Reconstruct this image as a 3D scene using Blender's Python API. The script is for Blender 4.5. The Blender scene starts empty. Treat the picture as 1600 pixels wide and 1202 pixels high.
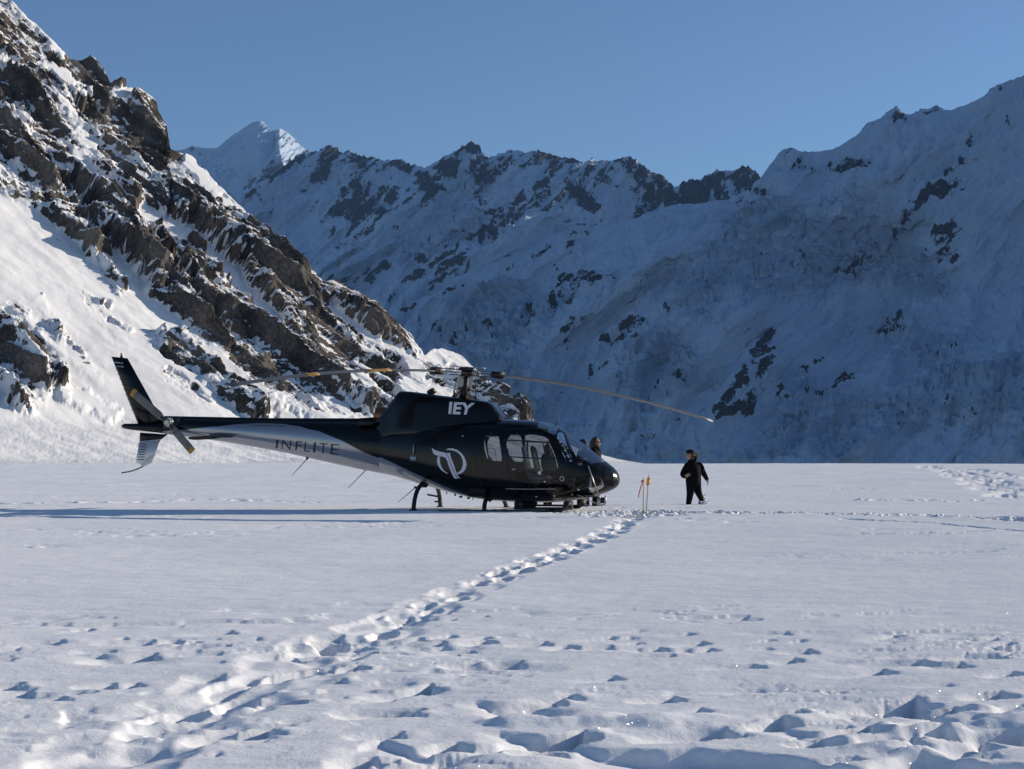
import bpy, bmesh, math, random
import numpy as np
from mathutils import Vector, Matrix

random.seed(7)
R = math.radians
scene = bpy.context.scene

# ------------------------------------------------------------------ camera
CAM_Z = 1.35
F = 2222.2                        # focal length in photograph pixels (1600 wide)
PITCH = math.atan(124.0 / F)      # eye level lies at y = 725 in the photograph
cam_data = bpy.data.cameras.new("camera")
cam_data.lens = 50.0
cam_data.sensor_width = 36.0
cam_data.sensor_fit = 'HORIZONTAL'
cam_data.clip_start = 0.1
cam_data.clip_end = 60000.0
cam = bpy.data.objects.new("camera", cam_data)
scene.collection.objects.link(cam)
cam.location = (0, 0, CAM_Z)
cam.rotation_euler = (R(90) + PITCH, 0, 0)
scene.camera = cam

# ------------------------------------------------------------------ sky, sun, exposure
SUN_ELEV = R(17.0)
SUN_AZ = R(23.0)                  # the sun stands to the right, this far beyond the picture plane
SUN_H = (math.cos(SUN_AZ), math.sin(SUN_AZ))
world = bpy.data.worlds.new("World")
scene.world = world
world.use_nodes = True
wn = world.node_tree.nodes
wl = world.node_tree.links
wn.clear()
w_out = wn.new('ShaderNodeOutputWorld')
w_bg = wn.new('ShaderNodeBackground')
w_sky = wn.new('ShaderNodeTexSky')
w_sky.sky_type = 'NISHITA'
w_sky.sun_disc = False
w_sky.sun_elevation = SUN_ELEV
w_sky.sun_rotation = R(90) - SUN_AZ
w_sky.altitude = 1000.0
w_sky.air_density = 1.0
w_sky.dust_density = 0.3
w_sky.ozone_density = 3.8
w_bg.inputs['Strength'].default_value = 0.084
wl.new(w_sky.outputs[0], w_bg.inputs[0])
wl.new(w_bg.outputs[0], w_out.inputs[0])

sun_data = bpy.data.lights.new("sun", 'SUN')
sun_data.energy = 5.0
sun_data.angle = R(0.53)
sun_data.color = (1.0, 0.88, 0.72)
sun = bpy.data.objects.new("sun", sun_data)
scene.collection.objects.link(sun)
sd = Vector((SUN_H[0] * math.cos(SUN_ELEV), SUN_H[1] * math.cos(SUN_ELEV), math.sin(SUN_ELEV)))
sun.rotation_euler = sd.to_track_quat('Z', 'Y').to_euler()
sun.location = (60, 30, 60)

scene.view_settings.view_transform = 'Standard'
scene.view_settings.look = 'None'
scene.view_settings.exposure = 0.42
scene.view_settings.gamma = 1.0
scene.view_settings.use_curve_mapping = False
scene.render.engine = 'CYCLES'
scene.cycles.use_denoising = True
scene.cycles.max_bounces = 6
scene.cycles.diffuse_bounces = 1
scene.cycles.transparent_max_bounces = 16
scene.cycles.volume_bounces = 0

# ------------------------------------------------------------------ helpers: pixels of the photograph to rays
CP, SP = math.cos(PITCH), math.sin(PITCH)
def uv(px, py):
    """ray through a pixel of the photograph: x/y and z/y slopes"""
    cx = (np.asarray(px, float) - 800.0) / F
    cy = (601.0 - np.asarray(py, float)) / F
    yy = CP - SP * cy
    return cx / yy, (SP + CP * cy) / yy

# ------------------------------------------------------------------ helpers: noise
_rng = np.random.RandomState(11)
_P = _rng.permutation(256).astype(np.int64)
_G = _rng.normal(size=(256, 3)); _G /= np.linalg.norm(_G, axis=1)[:, None]
_G = _G.astype(np.float32)
def pnoise(x, y, z=0.0):
    x, y, z = np.broadcast_arrays(np.asarray(x, np.float64), np.asarray(y, np.float64), np.asarray(z, np.float64))
    xi = np.floor(x).astype(np.int64); yi = np.floor(y).astype(np.int64); zi = np.floor(z).astype(np.int64)
    xf = (x - xi).astype(np.float32); yf = (y - yi).astype(np.float32); zf = (z - zi).astype(np.float32)
    sx = xf * xf * xf * (xf * (xf * 6 - 15) + 10)
    sy = yf * yf * yf * (yf * (yf * 6 - 15) + 10)
    sz = zf * zf * zf * (zf * (zf * 6 - 15) + 10)
    def g(dx, dy, dz):
        h = _P[(_P[(_P[(xi + dx) & 255] + yi + dy) & 255] + zi + dz) & 255]
        gr = _G[h]
        return gr[..., 0] * (xf - dx) + gr[..., 1] * (yf - dy) + gr[..., 2] * (zf - dz)
    x00 = g(0, 0, 0); x00 += sx * (g(1, 0, 0) - x00)
    x10 = g(0, 1, 0); x10 += sx * (g(1, 1, 0) - x10)
    x01 = g(0, 0, 1); x01 += sx * (g(1, 0, 1) - x01)
    x11 = g(0, 1, 1); x11 += sx * (g(1, 1, 1) - x11)
    a = x00 + sy * (x10 - x00)
    b = x01 + sy * (x11 - x01)
    return (a + sz * (b - a)) * 1.6          # roughly -1..1
def fbm(x, y, z=0.0, oct=4, lac=2.03, gain=0.5):
    s = 0; a = 1.0
    for i in range(oct):
        s = s + a * pnoise(x + 17.3 * i, y + 5.1 * i, z)
        x = x * lac; y = y * lac; z = z * lac; a *= gain
    return s
def ridged(x, y, z=0.0, oct=4, lac=2.07, gain=0.5):
    s = 0; a = 1.0; w = 1.0
    for i in range(oct):
        n = 1.0 - np.abs(pnoise(x + 31.7 * i, y + 9.2 * i, z))
        n = n * n * w
        w = np.clip(n * 1.8, 0, 1)
        s = s + a * n
        x = x * lac; y = y * lac; z = z * lac; a *= gain
    return s
def facets(x, y, seed=0):
    """cellular noise: (signed tilt of the cell's own plane, distance to the cell's point, cell value)"""
    rs = np.random.RandomState(seed)
    px_ = rs.rand(4096).astype(np.float32); py_ = rs.rand(4096).astype(np.float32)
    tx = (rs.rand(4096).astype(np.float32) - .5) * 2; ty = (rs.rand(4096).astype(np.float32) - .5) * 2
    val = rs.rand(4096).astype(np.float32)
    xi = np.floor(x).astype(np.int64); yi = np.floor(y).astype(np.int64)
    best = np.full(x.shape, 9.0, np.float32); tilt = np.zeros(x.shape, np.float32); cv = np.zeros(x.shape, np.float32)
    sec = np.full(x.shape, 9.0, np.float32)
    for dx in (-1, 0, 1):
        for dy in (-1, 0, 1):
            h = ((xi + dx) * 7919 + (yi + dy) * 104729 + ((xi + dx) * (yi + dy)) * 31) & 4095
            ox = (xi + dx + px_[h] - x).astype(np.float32); oy = (yi + dy + py_[h] - y).astype(np.float32)
            d = ox * ox + oy * oy
            m = d < best
            sec = np.where(m, best, np.minimum(sec, d))
            best = np.where(m, d, best)
            tilt = np.where(m, -(ox * tx[h] + oy * ty[h]), tilt)
            cv = np.where(m, val[h], cv)
    return tilt, np.sqrt(sec) - np.sqrt(best), cv
def sstep(a, b, x):
    t = np.clip((x - a) / (b - a), 0, 1)
    return t * t * (3 - 2 * t)

# ------------------------------------------------------------------ helpers: objects
def link(name, me, mat=None, parent=None):
    o = bpy.data.objects.new(name, me)
    scene.collection.objects.link(o)
    if mat is not None:
        if isinstance(mat, (list, tuple)):
            for m in mat: me.materials.append(m)
        else:
            me.materials.append(mat)
    if parent is not None:
        o.parent = parent
    return o
def tag(o, label=None, cat=None, group=None, kind=None):
    if label: o['label'] = label
    if cat: o['category'] = cat
    if group: o['group'] = group
    if kind: o['kind'] = kind
    return o
def empty(name, loc=(0, 0, 0), rz=0.0):
    o = bpy.data.objects.new(name, None)
    scene.collection.objects.link(o)
    o.location = loc; o.rotation_euler = (0, 0, rz); o.empty_display_size = 0.3
    return o
def grid_mesh(name, P, attrs=None, wrap=False, smooth=True):
    """P: rows x cols x 3 array -> mesh of quads"""
    nr, nc = P.shape[:2]
    me = bpy.data.meshes.new(name)
    i = np.arange(nr * nc).reshape(nr, nc)
    if wrap:
        j = np.concatenate([i, i[:, :1]], axis=1)
    else:
        j = i
    q = np.stack([j[:-1, :-1], j[:-1, 1:], j[1:, 1:], j[1:, :-1]], axis=-1).reshape(-1, 4)
    me.vertices.add(nr * nc)
    me.vertices.foreach_set('co', P.reshape(-1).astype(np.float32))
    me.loops.add(q.size)
    me.loops.foreach_set('vertex_index', q.reshape(-1).astype(np.int32))
    me.polygons.add(len(q))
    me.polygons.foreach_set('loop_start', (np.arange(len(q)) * 4).astype(np.int32))
    me.polygons.foreach_set('loop_total', np.full(len(q), 4, np.int32))
    me.polygons.foreach_set('use_smooth', np.full(len(q), smooth, bool))
    if attrs:
        for k, v in attrs.items():
            a = me.attributes.new(k, 'FLOAT', 'POINT')
            a.data.foreach_set('value', np.asarray(v, np.float32).reshape(-1))
    me.update(calc_edges=True)
    me.validate()
    return me
def grid_normals(P):
    du = np.gradient(P, axis=1); dv = np.gradient(P, axis=0)
    n = np.cross(du, dv)
    n /= np.linalg.norm(n, axis=2)[..., None] + 1e-12
    return n

# ------------------------------------------------------------------ helpers: node materials
class NT:
    def __init__(self, name):
        self.m = bpy.data.materials.new(name)
        self.m.use_nodes = True
        self.t = self.m.node_tree
        self.t.nodes.clear()
        self.out = self.n('ShaderNodeOutputMaterial')
    def n(self, kind, **kw):
        nd = self.t.nodes.new(kind)
        for k, v in kw.items():
            if k.startswith('i_'):
                nd.inputs[k[2:].replace('_', ' ')].default_value = v
            else:
                setattr(nd, k, v)
        return nd
    def l(self, a, b):
        self.t.links.new(a, b)
    def noise(self, vec, scale, detail=4.0, rough=0.55, dist=0.0):
        nd = self.n('ShaderNodeTexNoise')
        nd.inputs['Scale'].default_value = scale
        nd.inputs['Detail'].default_value = detail
        nd.inputs['Roughness'].default_value = rough
        nd.inputs['Distortion'].default_value = dist
        if vec is not None: self.l(vec, nd.inputs['Vector'])
        return nd.outputs['Fac']
    def math(self, op, a, b=None, c=None, clamp=False):
        nd = self.n('ShaderNodeMath', operation=op, use_clamp=clamp)
        for k, v in enumerate((a, b, c)):
            if v is None: continue
            if isinstance(v, (int, float)): nd.inputs[k].default_value = v
            else: self.l(v, nd.inputs[k])
        return nd.outputs[0]
    def maprange(self, v, a, b, c=0.0, d=1.0, smooth=True):
        nd = self.n('ShaderNodeMapRange', interpolation_type='SMOOTHSTEP' if smooth else 'LINEAR')
        self.l(v, nd.inputs['Value'])
        for k, x in (('From Min', a), ('From Max', b), ('To Min', c), ('To Max', d)):
            nd.inputs[k].default_value = x
        return nd.outputs['Result']
    def ramp(self, fac, stops):
        nd = self.n('ShaderNodeValToRGB')
        cr = nd.color_ramp
        while len(cr.elements) < len(stops): cr.elements.new(0.5)
        for e, (p, c) in zip(cr.elements, stops):
            e.position = p; e.color = (c[0], c[1], c[2], 1)
        self.l(fac, nd.inputs['Fac'])
        return nd.outputs['Color']
    def mix(self, fac, a, b):
        nd = self.n('ShaderNodeMix', data_type='RGBA')
        for s, v in ((nd.inputs['Factor'], fac), (nd.inputs[6], a), (nd.inputs[7], b)):
            if isinstance(v, (int, float)): s.default_value = v
            elif isinstance(v, tuple): s.default_value = (v[0], v[1], v[2], 1)
            else: self.l(v, s)
        return nd.outputs[2]
    def bump(self, h, strength, dist, nrm=None):
        nd = self.n('ShaderNodeBump')
        nd.inputs['Strength'].default_value = strength
        nd.inputs['Distance'].default_value = dist
        self.l(h, nd.inputs['Height'])
        if nrm is not None: self.l(nrm, nd.inputs['Normal'])
        return nd.outputs['Normal']
    def pos(self):
        return self.n('ShaderNodeNewGeometry').outputs['Position']
    def scaled(self, vec, s, rot=(0, 0, 0)):
        nd = self.n('ShaderNodeMapping')
        nd.inputs['Scale'].default_value = s
        nd.inputs['Rotation'].default_value = rot
        self.l(vec, nd.inputs['Vector'])
        return nd.outputs['Vector']
    def attr(self, name):
        return self.n('ShaderNodeAttribute', attribute_name=name).outputs['Fac']
    def surf(self, s):
        self.l(s, self.out.inputs['Surface'])
        return self.m

def principled(name, col, rough=0.5, metal=0.0, spec=0.5, coat=0.0, noise_amt=0.12, noise_scale=6.0, bump=0.0, bscale=40.0):
    t = NT(name)
    b = t.n('ShaderNodeBsdfPrincipled')
    b.inputs['Roughness'].default_value = rough
    b.inputs['Metallic'].default_value = metal
    b.inputs['Specular IOR Level'].default_value = spec
    b.inputs['Coat Weight'].default_value = coat
    b.inputs['Coat Roughness'].default_value = 0.06
    tc = t.n('ShaderNodeTexCoord').outputs['Object']
    nz = t.noise(tc, noise_scale, 5.0, 0.6)
    k = t.maprange(nz, 0.3, 0.7, 1 - noise_amt, 1 + noise_amt, False)
    vm = t.n('ShaderNodeVectorMath', operation='SCALE')
    vm.inputs[0].default_value = col
    t.l(k, vm.inputs['Scale'])
    t.l(vm.outputs[0], b.inputs['Base Color'])
    rr = t.maprange(nz, 0.3, 0.7, max(0.02, rough * 0.85), min(1, rough * 1.15), False)
    t.l(rr, b.inputs['Roughness'])
    if bump > 0:
        t.l(t.bump(t.noise(tc, bscale, 4.0), 0.6, bump), b.inputs['Normal'])
    return t.surf(b.outputs[0])
# ------------------------------------------------------------------ snow and rock materials
def snow_field_material():
    t = NT('wind_packed_snow')
    p = t.pos()
    streak = t.noise(t.scaled(p, (2.6, 5.5, 1.0), (0, 0, 0.25)), 1.0, 7.0, 0.62)
    grain = t.noise(p, 26.0, 5.0, 0.7)
    fine = t.noise(p, 120.0, 3.0, 0.6)
    h = t.math('ADD', t.math('MULTIPLY', streak, 0.013), t.math('MULTIPLY', grain, 0.0055))
    h = t.math('ADD', h, t.math('MULTIPLY', fine, 0.0016))
    nrm = t.bump(h, 0.85, 1.0)
    big = t.noise(p, 0.35, 4.0, 0.55)
    col = t.mix(t.maprange(big, 0.35, 0.65), (0.80, 0.81, 0.84), (0.86, 0.865, 0.88))
    d = t.n('ShaderNodeBsdfDiffuse'); d.inputs['Roughness'].default_value = 0.25
    t.l(col, d.inputs['Color']); t.l(nrm, d.inputs['Normal'])
    # single ice crystals that catch the sun
    vor = t.n('ShaderNodeTexVoronoi', feature='F1'); vor.inputs['Scale'].default_value = 150.0
    t.l(p, vor.inputs['Vector'])
    rnd = t.n('ShaderNodeVectorMath', operation='SUBTRACT')
    t.l(vor.outputs['Color'], rnd.inputs[0]); rnd.inputs[1].default_value = (0.5, 0.5, 0.15)
    nn = t.n('ShaderNodeVectorMath', operation='NORMALIZE'); t.l(rnd.outputs[0], nn.inputs[0])
    gl = t.n('ShaderNodeBsdfGlossy'); gl.inputs['Roughness'].default_value = 0.18
    t.l(nn.outputs[0], gl.inputs['Normal'])
    spot = t.math('LESS_THAN', vor.outputs['Distance'], 0.22)
    ms = t.n('ShaderNodeMixShader')
    t.l(t.math('MULTIPLY', spot, 0.16), ms.inputs[0]); t.l(d.outputs[0], ms.inputs[1]); t.l(gl.outputs[0], ms.inputs[2])
    return t.surf(ms.outputs[0])

def mountain_material(name, scale, rock_stops, snow_a, snow_b, bump_rock, bump_snow, edge=0.05, wob=0.34, aniso=(1, 1, 1), rot=(0, 0, 0), ice_col=None, strata=False):
    """snow over rock; the vertex attribute 'rock' says how bare the ground is; scale = metres of the coarsest noise"""
    t = NT(name)
    p = t.pos()
    s = 1.0 / scale
    pa = t.scaled(p, aniso, rot)
    if strata:
        cb = t.n('ShaderNodeCombineXYZ')
        t.l(t.attr('across'), cb.inputs[0]); t.l(t.math('MULTIPLY', t.attr('down'), .24), cb.inputs[1])
        pa = cb.outputs[0]
    n1 = t.noise(pa, s * 3.0, 6.0, 0.62)
    n2 = t.noise(pa, s * 12.0, 7.0, 0.68)
    rk = t.math('ADD', t.attr('rock'), t.math('MULTIPLY', t.math('SUBTRACT', n2, 0.5), wob))
    fac = t.maprange(rk, 0.5 - edge, 0.5 + edge)
    tone = t.math('ADD', t.math('MULTIPLY', n1, 0.6), t.math('MULTIPLY', t.noise(pa, s * 40.0, 4.0, 0.6), 0.4))
    rcol = t.ramp(tone, rock_stops)
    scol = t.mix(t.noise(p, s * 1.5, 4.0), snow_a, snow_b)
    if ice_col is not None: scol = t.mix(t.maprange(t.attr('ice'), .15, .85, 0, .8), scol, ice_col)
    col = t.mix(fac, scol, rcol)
    hr = t.math('ADD', t.math('MULTIPLY', n2, bump_rock), t.math('MULTIPLY', t.noise(pa, s * 55.0, 5.0, 0.7), bump_rock * 0.35))
    hs = t.math('MULTIPLY', t.noise(p, s * 14.0, 5.0, 0.6), bump_snow)
    hm = t.n('ShaderNodeMix', data_type='FLOAT')
    t.l(fac, hm.inputs[0]); t.l(hs, hm.inputs[2]); t.l(hr, hm.inputs[3])
    nrm = t.bump(hm.outputs[0], 1.0, 1.0)
    d = t.n('ShaderNodeBsdfDiffuse'); d.inputs['Roughness'].default_value = 0.25
    t.l(col, d.inputs['Color']); t.l(nrm, d.inputs['Normal'])
    return t.surf(d.outputs[0])

# ------------------------------------------------------------------ snow field
def field_base(x, y):
    r = np.hypot(x, y)
    az = np.arctan2(x, y)
    z = np.interp(r, [0, 8, 20, 27, 31.5, 36, 42, 60, 100, 170, 230, 300],
                     [0, 0, .22, .40, .42, .27, .22, .44, .86, 1.28, 1.40, 1.36])
    front = sstep(1.9, 1.2, np.abs(az))
    z = z * front
    drop = sstep(250, 800, r) * front
    right = sstep(-0.02, 0.16, az)
    z = z - drop * right * 70.0
    z = z + 0.05 * pnoise(x / 9.0, y / 9.0, 3.3) * sstep(4, 10, r) * sstep(26, 20, r)
    z = z + 0.16 * pnoise(x / 38.0, y / 22.0, 8.8) * sstep(44, 80, r) * sstep(400, 200, r)
    return z

def ground_at(px, py):
    """where the ray through a photograph pixel first meets the snow field"""
    u, v = uv(px, py)
    y = np.concatenate([np.linspace(4, 60, 6000), np.linspace(60, 260, 2000)])
    hit = field_base(u * y, y) >= CAM_Z + v * y
    k = int(np.argmax(hit)) if hit.any() else len(y) - 1
    return float(u * y[k]), float(y[k])

print('field')
px_f = np.linspace(-130, 1730, 800)
az_f = np.arctan(uv(px_f, 725.0)[0])
az = np.concatenate([np.linspace(-math.pi, az_f[0] - .03, 40), az_f, np.linspace(az_f[-1] + .03, math.pi - .05, 40)])
def geo(a, b, k): return a * np.exp(np.arange(0, math.log(b / a), k))
rr = np.concatenate([[0.02, 1, 2, 3, 4, 4.8], geo(5.3, 26, .0042), geo(26, 45, .0029), geo(45, 115, .0125), geo(115, 300, .035), geo(300, 760, .15)])
AZ, RR = np.meshgrid(az, rr)
X = RR * np.sin(AZ); Y = RR * np.cos(AZ)
Z = field_base(X, Y)
near = sstep(70, 45, RR)
# wind texture: long shallow ripples and small crusty ledges
e1 = SUN_H; e2 = (-SUN_H[1], SUN_H[0])
wx = X * 0.96 + Y * 0.28; wy = -X * 0.28 + Y * 0.96
Z += 0.010 * fbm(wx / 1.9, wy / 0.9, 1.0, 4) * near
Z += 0.0035 * fbm(wx / 0.33, wy / 0.20, 4.0, 3) * near
band = sstep(0.05, .55, fbm(X / 5.0, Y / 1.6, 20.2, 3)) * near
def ledge_noise(x, y, f, seed, d):
    n = fbm(x / f, y / (f * .42), seed, 4, gain=.55)
    return -d * sstep(0.0, 0.10, n) * sstep(0.85, 0.1, n)
fg = sstep(12.6, 10.6, RR) * (0.08 + .92 * sstep(.0, .6, fbm(X / 2.4, Y / 2.0, 61., 2)))
Z += ledge_noise(wx, wy, 1.3, 31.0, .034) * fg
Z += ledge_noise(wx, wy, 0.6, 37.0, .010) * fg
Z += ledge_noise(wx, wy, 1.6, 33.0, .026) * band * sstep(14, 11.5, RR)
Z += ledge_noise(wx, wy, 1.8, 35.0, .020) * band * sstep(17, 20, RR)
# gentle roughness far out
Z += 0.05 * fbm(X / 4.0, Y / 2.2, 6.1, 4) * sstep(42, 70, RR) * sstep(300, 150, RR)

def rows_of(x, y, rad):
    d = math.hypot(x, y)
    a, b = np.searchsorted(rr, [d - rad, d + rad])
    c, e = np.searchsorted(az, [math.atan2(x, y) - rad / max(d - rad, 1), math.atan2(x, y) + rad / max(d - rad, 1)])
    return slice(max(a, 0), b + 1), slice(max(c, 0), e + 1)
def scoop(x, y, D, L, W, rot=0.0):
    """wind scoop: steep on the sun side, running out gently on the other"""
    s = rows_of(x, y, max(L, W) * 1.4 + .1)
    xs = X[s] - x; ys = Y[s] - y
    c, sn = math.cos(rot), math.sin(rot)
    a = (xs * e1[0] + ys * e1[1]); b = (xs * e2[0] + ys * e2[1])
    a, b = a * c + b * sn, -a * sn + b * c
    wl_ = max(W * .9, .22)
    wob = fbm(X[s] / wl_ + 3.1 * x, Y[s] / wl_ + y, 1.7, 2)
    a = a + wob * W * .22 - 0.5 * b * b / W
    prof = np.where(a > 0, np.clip(1 - a / .035, 0, 1), np.clip(1 + a / L, 0, 1))
    cross = sstep(1.0, 0.45, np.abs(b) / W + .18 * wob)
    Z[s] -= D * prof * cross
    Z[s] += D * .10 * np.clip(1 - np.abs(a - .09) / .09, 0, 1) * cross
def pit(x, y, D, ra, rb, rot, rim=.25):
    """footprint broken through the crust, with a lip of thrown snow"""
    s = rows_of(x, y, max(ra, rb) * 2.2 + .05)
    xs = X[s] - x; ys = Y[s] - y
    c, sn = math.cos(rot), math.sin(rot)
    a = (xs * c + ys * sn) / ra; b = (-xs * sn + ys * c) / rb
    q = np.sqrt(a * a + b * b) + .22 * fbm(X[s] / (rb * 1.3) + x * 5, Y[s] / (rb * 1.3), 2.2, 2)
    Z[s] -= D * sstep(1.15, .65, q)
    Z[s] += D * rim * sstep(1.9, 1.15, q) * sstep(.9, 1.1, q) * (1 + .7 * fbm(X[s] / .12, Y[s] / .12, 5., 2))
def ledge(pts, D, L, soft=.11):
    """a broken edge: the snow beyond the line stands D higher and comes back over L towards the camera"""
    q = [ground_at(*p) for p in pts]
    xs = np.array([a[0] for a in q]); ys = np.array([a[1] for a in q])
    o = np.argsort(xs); xs = xs[o]; ys = ys[o]
    r0, r1 = np.searchsorted(rr, [ys.min() - L - .4, np.hypot(xs, ys).max() + .4])
    s = (slice(r0, r1), slice(0, len(az)))
    yl = np.interp(X[s], xs, ys) + .16 * fbm(X[s] / .6, 0 * X[s], 3.0 + D, 3)
    d = yl - Y[s]
    end = sstep(xs[0] - .15, xs[0] + .25, X[s]) * sstep(xs[-1] + .15, xs[-1] - .25, X[s])
    Z[s] -= D * (.72 + .5 * fbm(X[s] / .45, Y[s] / .45, 6.6, 2)) * end * sstep(0, soft, d) * np.clip(1 - d / L, 0, 1) * (np.abs(AZ[s]) < 1.2)

# hand-placed wind scoops (photograph pixel of the sun-side edge, width in pixels, depth)
SC = [(95,1003,55,.05),(225,1003,60,.05),(235,1025,85,.07),(172,1016,45,.05),(275,1002,60,.05),(355,990,60,.05),(335,1022,35,.06),
 (460,1021,60,.07),(528,994,34,.08),(20,1012,45,.05),(15,1030,40,.05),(20,1070,40,.07),(172,1071,40,.06),(212,1071,36,.06),(338,1057,36,.06),
 (470,1095,70,.15),(420,1142,95,.13),(560,1044,40,.08),(655,999,60,.09),(690,1004,50,.06),(675,1076,95,.10),(645,1112,95,.10),(762,1003,45,.06),
 (735,1016,55,.06),(810,1036,95,.08),(705,1021,50,.06),(848,1006,45,.07),(892,1010,40,.06),(950,1012,45,.05),(1030,1015,22,.06),(1100,1005,45,.04),
 (1262,1018,40,.05),(1245,1030,35,.05),(1445,1032,90,.06),(1560,1024,90,.05),(1500,1038,50,.05),(1590,1052,60,.06),(1380,1049,90,.05),(1180,1040,70,.05),
 (890,1090,60,.07),(1050,1090,60,.05),(860,1098,75,.16),(830,1118,60,.12),(915,1150,110,.19),(870,1172,60,.14),
 (1435,1100,110,.11),(1500,1112,80,.10),(1230,1130,60,.12),(1365,1143,90,.14),(1130,1146,120,.10),(1470,1128,90,.10),(1375,1116,70,.08),
 (1565,1088,60,.09),(1610,1110,90,.12),(1600,1150,120,.20),(1290,1160,50,.08),(1420,1160,60,.10),(1250,1115,60,.06),(1540,1165,90,.09),(1480,1148,60,.09),
 (720,1165,70,.08),(620,1150,60,.06),(585,1185,60,.10),(1020,1120,60,.05),(960,1060,60,.03)]
for (a, b, w, D) in SC:
    gx, gy = ground_at(a, b)
    s_ = F / gy
    scoop(gx, gy, D * .95, max(.24, w / s_ * 1.4), max(.09, w / s_ * .36), random.uniform(-.3, .3))
for k in range(75):
    py = random.choice([random.gauss(1008, 14), random.gauss(1008, 14), random.uniform(985, 1060), random.uniform(1060, 1202)])
    gx, gy = ground_at(random.uniform(-120, 1720), min(max(py, 978), 1204))
    w = random.uniform(.05, .15)
    scoop(gx, gy, random.uniform(.012, .036), w * random.uniform(2.0, 4.5), w * .6, random.uniform(-.4, .4))
ledge([(885, 1162), (1000, 1172), (1120, 1176), (1250, 1180), (1360, 1192)], .17, .7)
ledge([(1340, 1185), (1440, 1176), (1540, 1188), (1680, 1190)], .12, .6)
ledge([(560, 1165), (600, 1150), (680, 1170), (740, 1172)], .07, .6)
ledge([(-40, 965), (60, 963), (150, 958)], .03, .6)
ledge([(742, 1090), (790, 1096), (880, 1106)], .14, .5)
ledge([(782, 1136), (850, 1148), (905, 1160)], .14, .45)
ledge([(1180, 1128), (1260, 1136), (1330, 1140)], .05, .4)
ledge([(1340, 1100), (1420, 1104), (1520, 1112)], .06, .4)
ledge([(1500, 1136), (1560, 1144), (1680, 1150)], .10, .45)
ledge([(600, 1003), (680, 1002), (760, 1008)], .05, .5)
ledge([(120, 1018), (200, 1022), (290, 1020)], .05, .5)
ledge([(700, 1030), (780, 1033), (860, 1037)], .05, .5)
ledge([(1280, 1028), (1400, 1030), (1520, 1034)], .03, .5)
def mound(px, py, h_, ra, rb, rot):
    x, y = ground_at(px, py)
    s_ = rows_of(x, y, max(ra, rb) * 1.6)
    xs_, ys_ = X[s_] - x, Y[s_] - y
    c, sn = math.cos(rot), math.sin(rot)
    q_ = np.hypot((xs_ * c + ys_ * sn) / ra, (-xs_ * sn + ys_ * c) / rb) + .30 * fbm(X[s_] / .3 + x, Y[s_] / .3, 3.9, 3)
    Z[s_] += h_ * sstep(1.0, .25, q_)
for m_ in [(820,1128,.10,.32,.22,.3),(965,1128,.09,.45,.25,-.2),(1245,1120,.08,.35,.22,.4),(1330,1152,.12,.30,.22,.2),(1455,1146,.12,.34,.24,-.3),(1535,1118,.10,.36,.24,.3),(1400,1172,.08,.3,.2,0),(1600,1128,.12,.3,.25,.2),(1100,1128,.05,.5,.25,0),(340,1105,.08,.45,.22,.6),(250,1150,.08,.45,.22,.6)]:
    mound(m_[0], m_[1], m_[2] * .38, *m_[3:])

# the trail of deep footprints from the lower left to the helicopter's nose
trail = [(70,1225),(150,1190),(250,1140),(345,1092),(450,1042),(560,995),(640,960),(700,932),(760,908),(830,880),(880,862),(930,842),(962,826),(985,810),(1000,799)]
tp = np.array([ground_at(*p) for p in trail])
seg = np.concatenate([[0], np.cumsum(np.hypot(*np.diff(tp, axis=0).T))])
def along(q, side):
    x = np.interp(q, seg, tp[:, 0]); y = np.interp(q, seg, tp[:, 1])
    x2 = np.interp(q + .1, seg, tp[:, 0]); y2 = np.interp(q + .1, seg, tp[:, 1])
    tx, ty = x2 - x, y2 - y; n = math.hypot(tx, ty) + 1e-9
    return x + ty / n * side, y - tx / n * side, math.atan2(ty, tx)
q = 0.0; k = 0
while q < seg[-1] - .05:
    x, y, a = along(q, (.10 if k % 2 else -.10) + random.uniform(-.04, .04))
    near_ = y < 11.0; mid_ = 11.0 <= y < 14.5
    if near_:
        pit(x, y, random.uniform(.015, .035), .50, .30, a, .05)
        if random.random() < .6: pit(x, y, random.uniform(.04, .08), random.uniform(.20, .32), random.uniform(.10, .16), a + random.uniform(-.6, .6), .12)
    elif mid_:
        pit(x, y, random.uniform(.015, .03), .45, .22, a, .08)
        if random.random() < .5: pit(x, y, random.uniform(.03, .06), random.uniform(.18, .26), random.uniform(.09, .13), a + random.uniform(-.4, .4), .15)
    else:
        pit(x, y, random.uniform(.02, .035), .40, .17, a, .05)
        pit(x, y, random.uniform(.05, .12), random.uniform(.17, .26), random.uniform(.08, .12), a + random.uniform(-.25, .25), .18)
    q += random.uniform(.36, .55); k += 1
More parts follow.
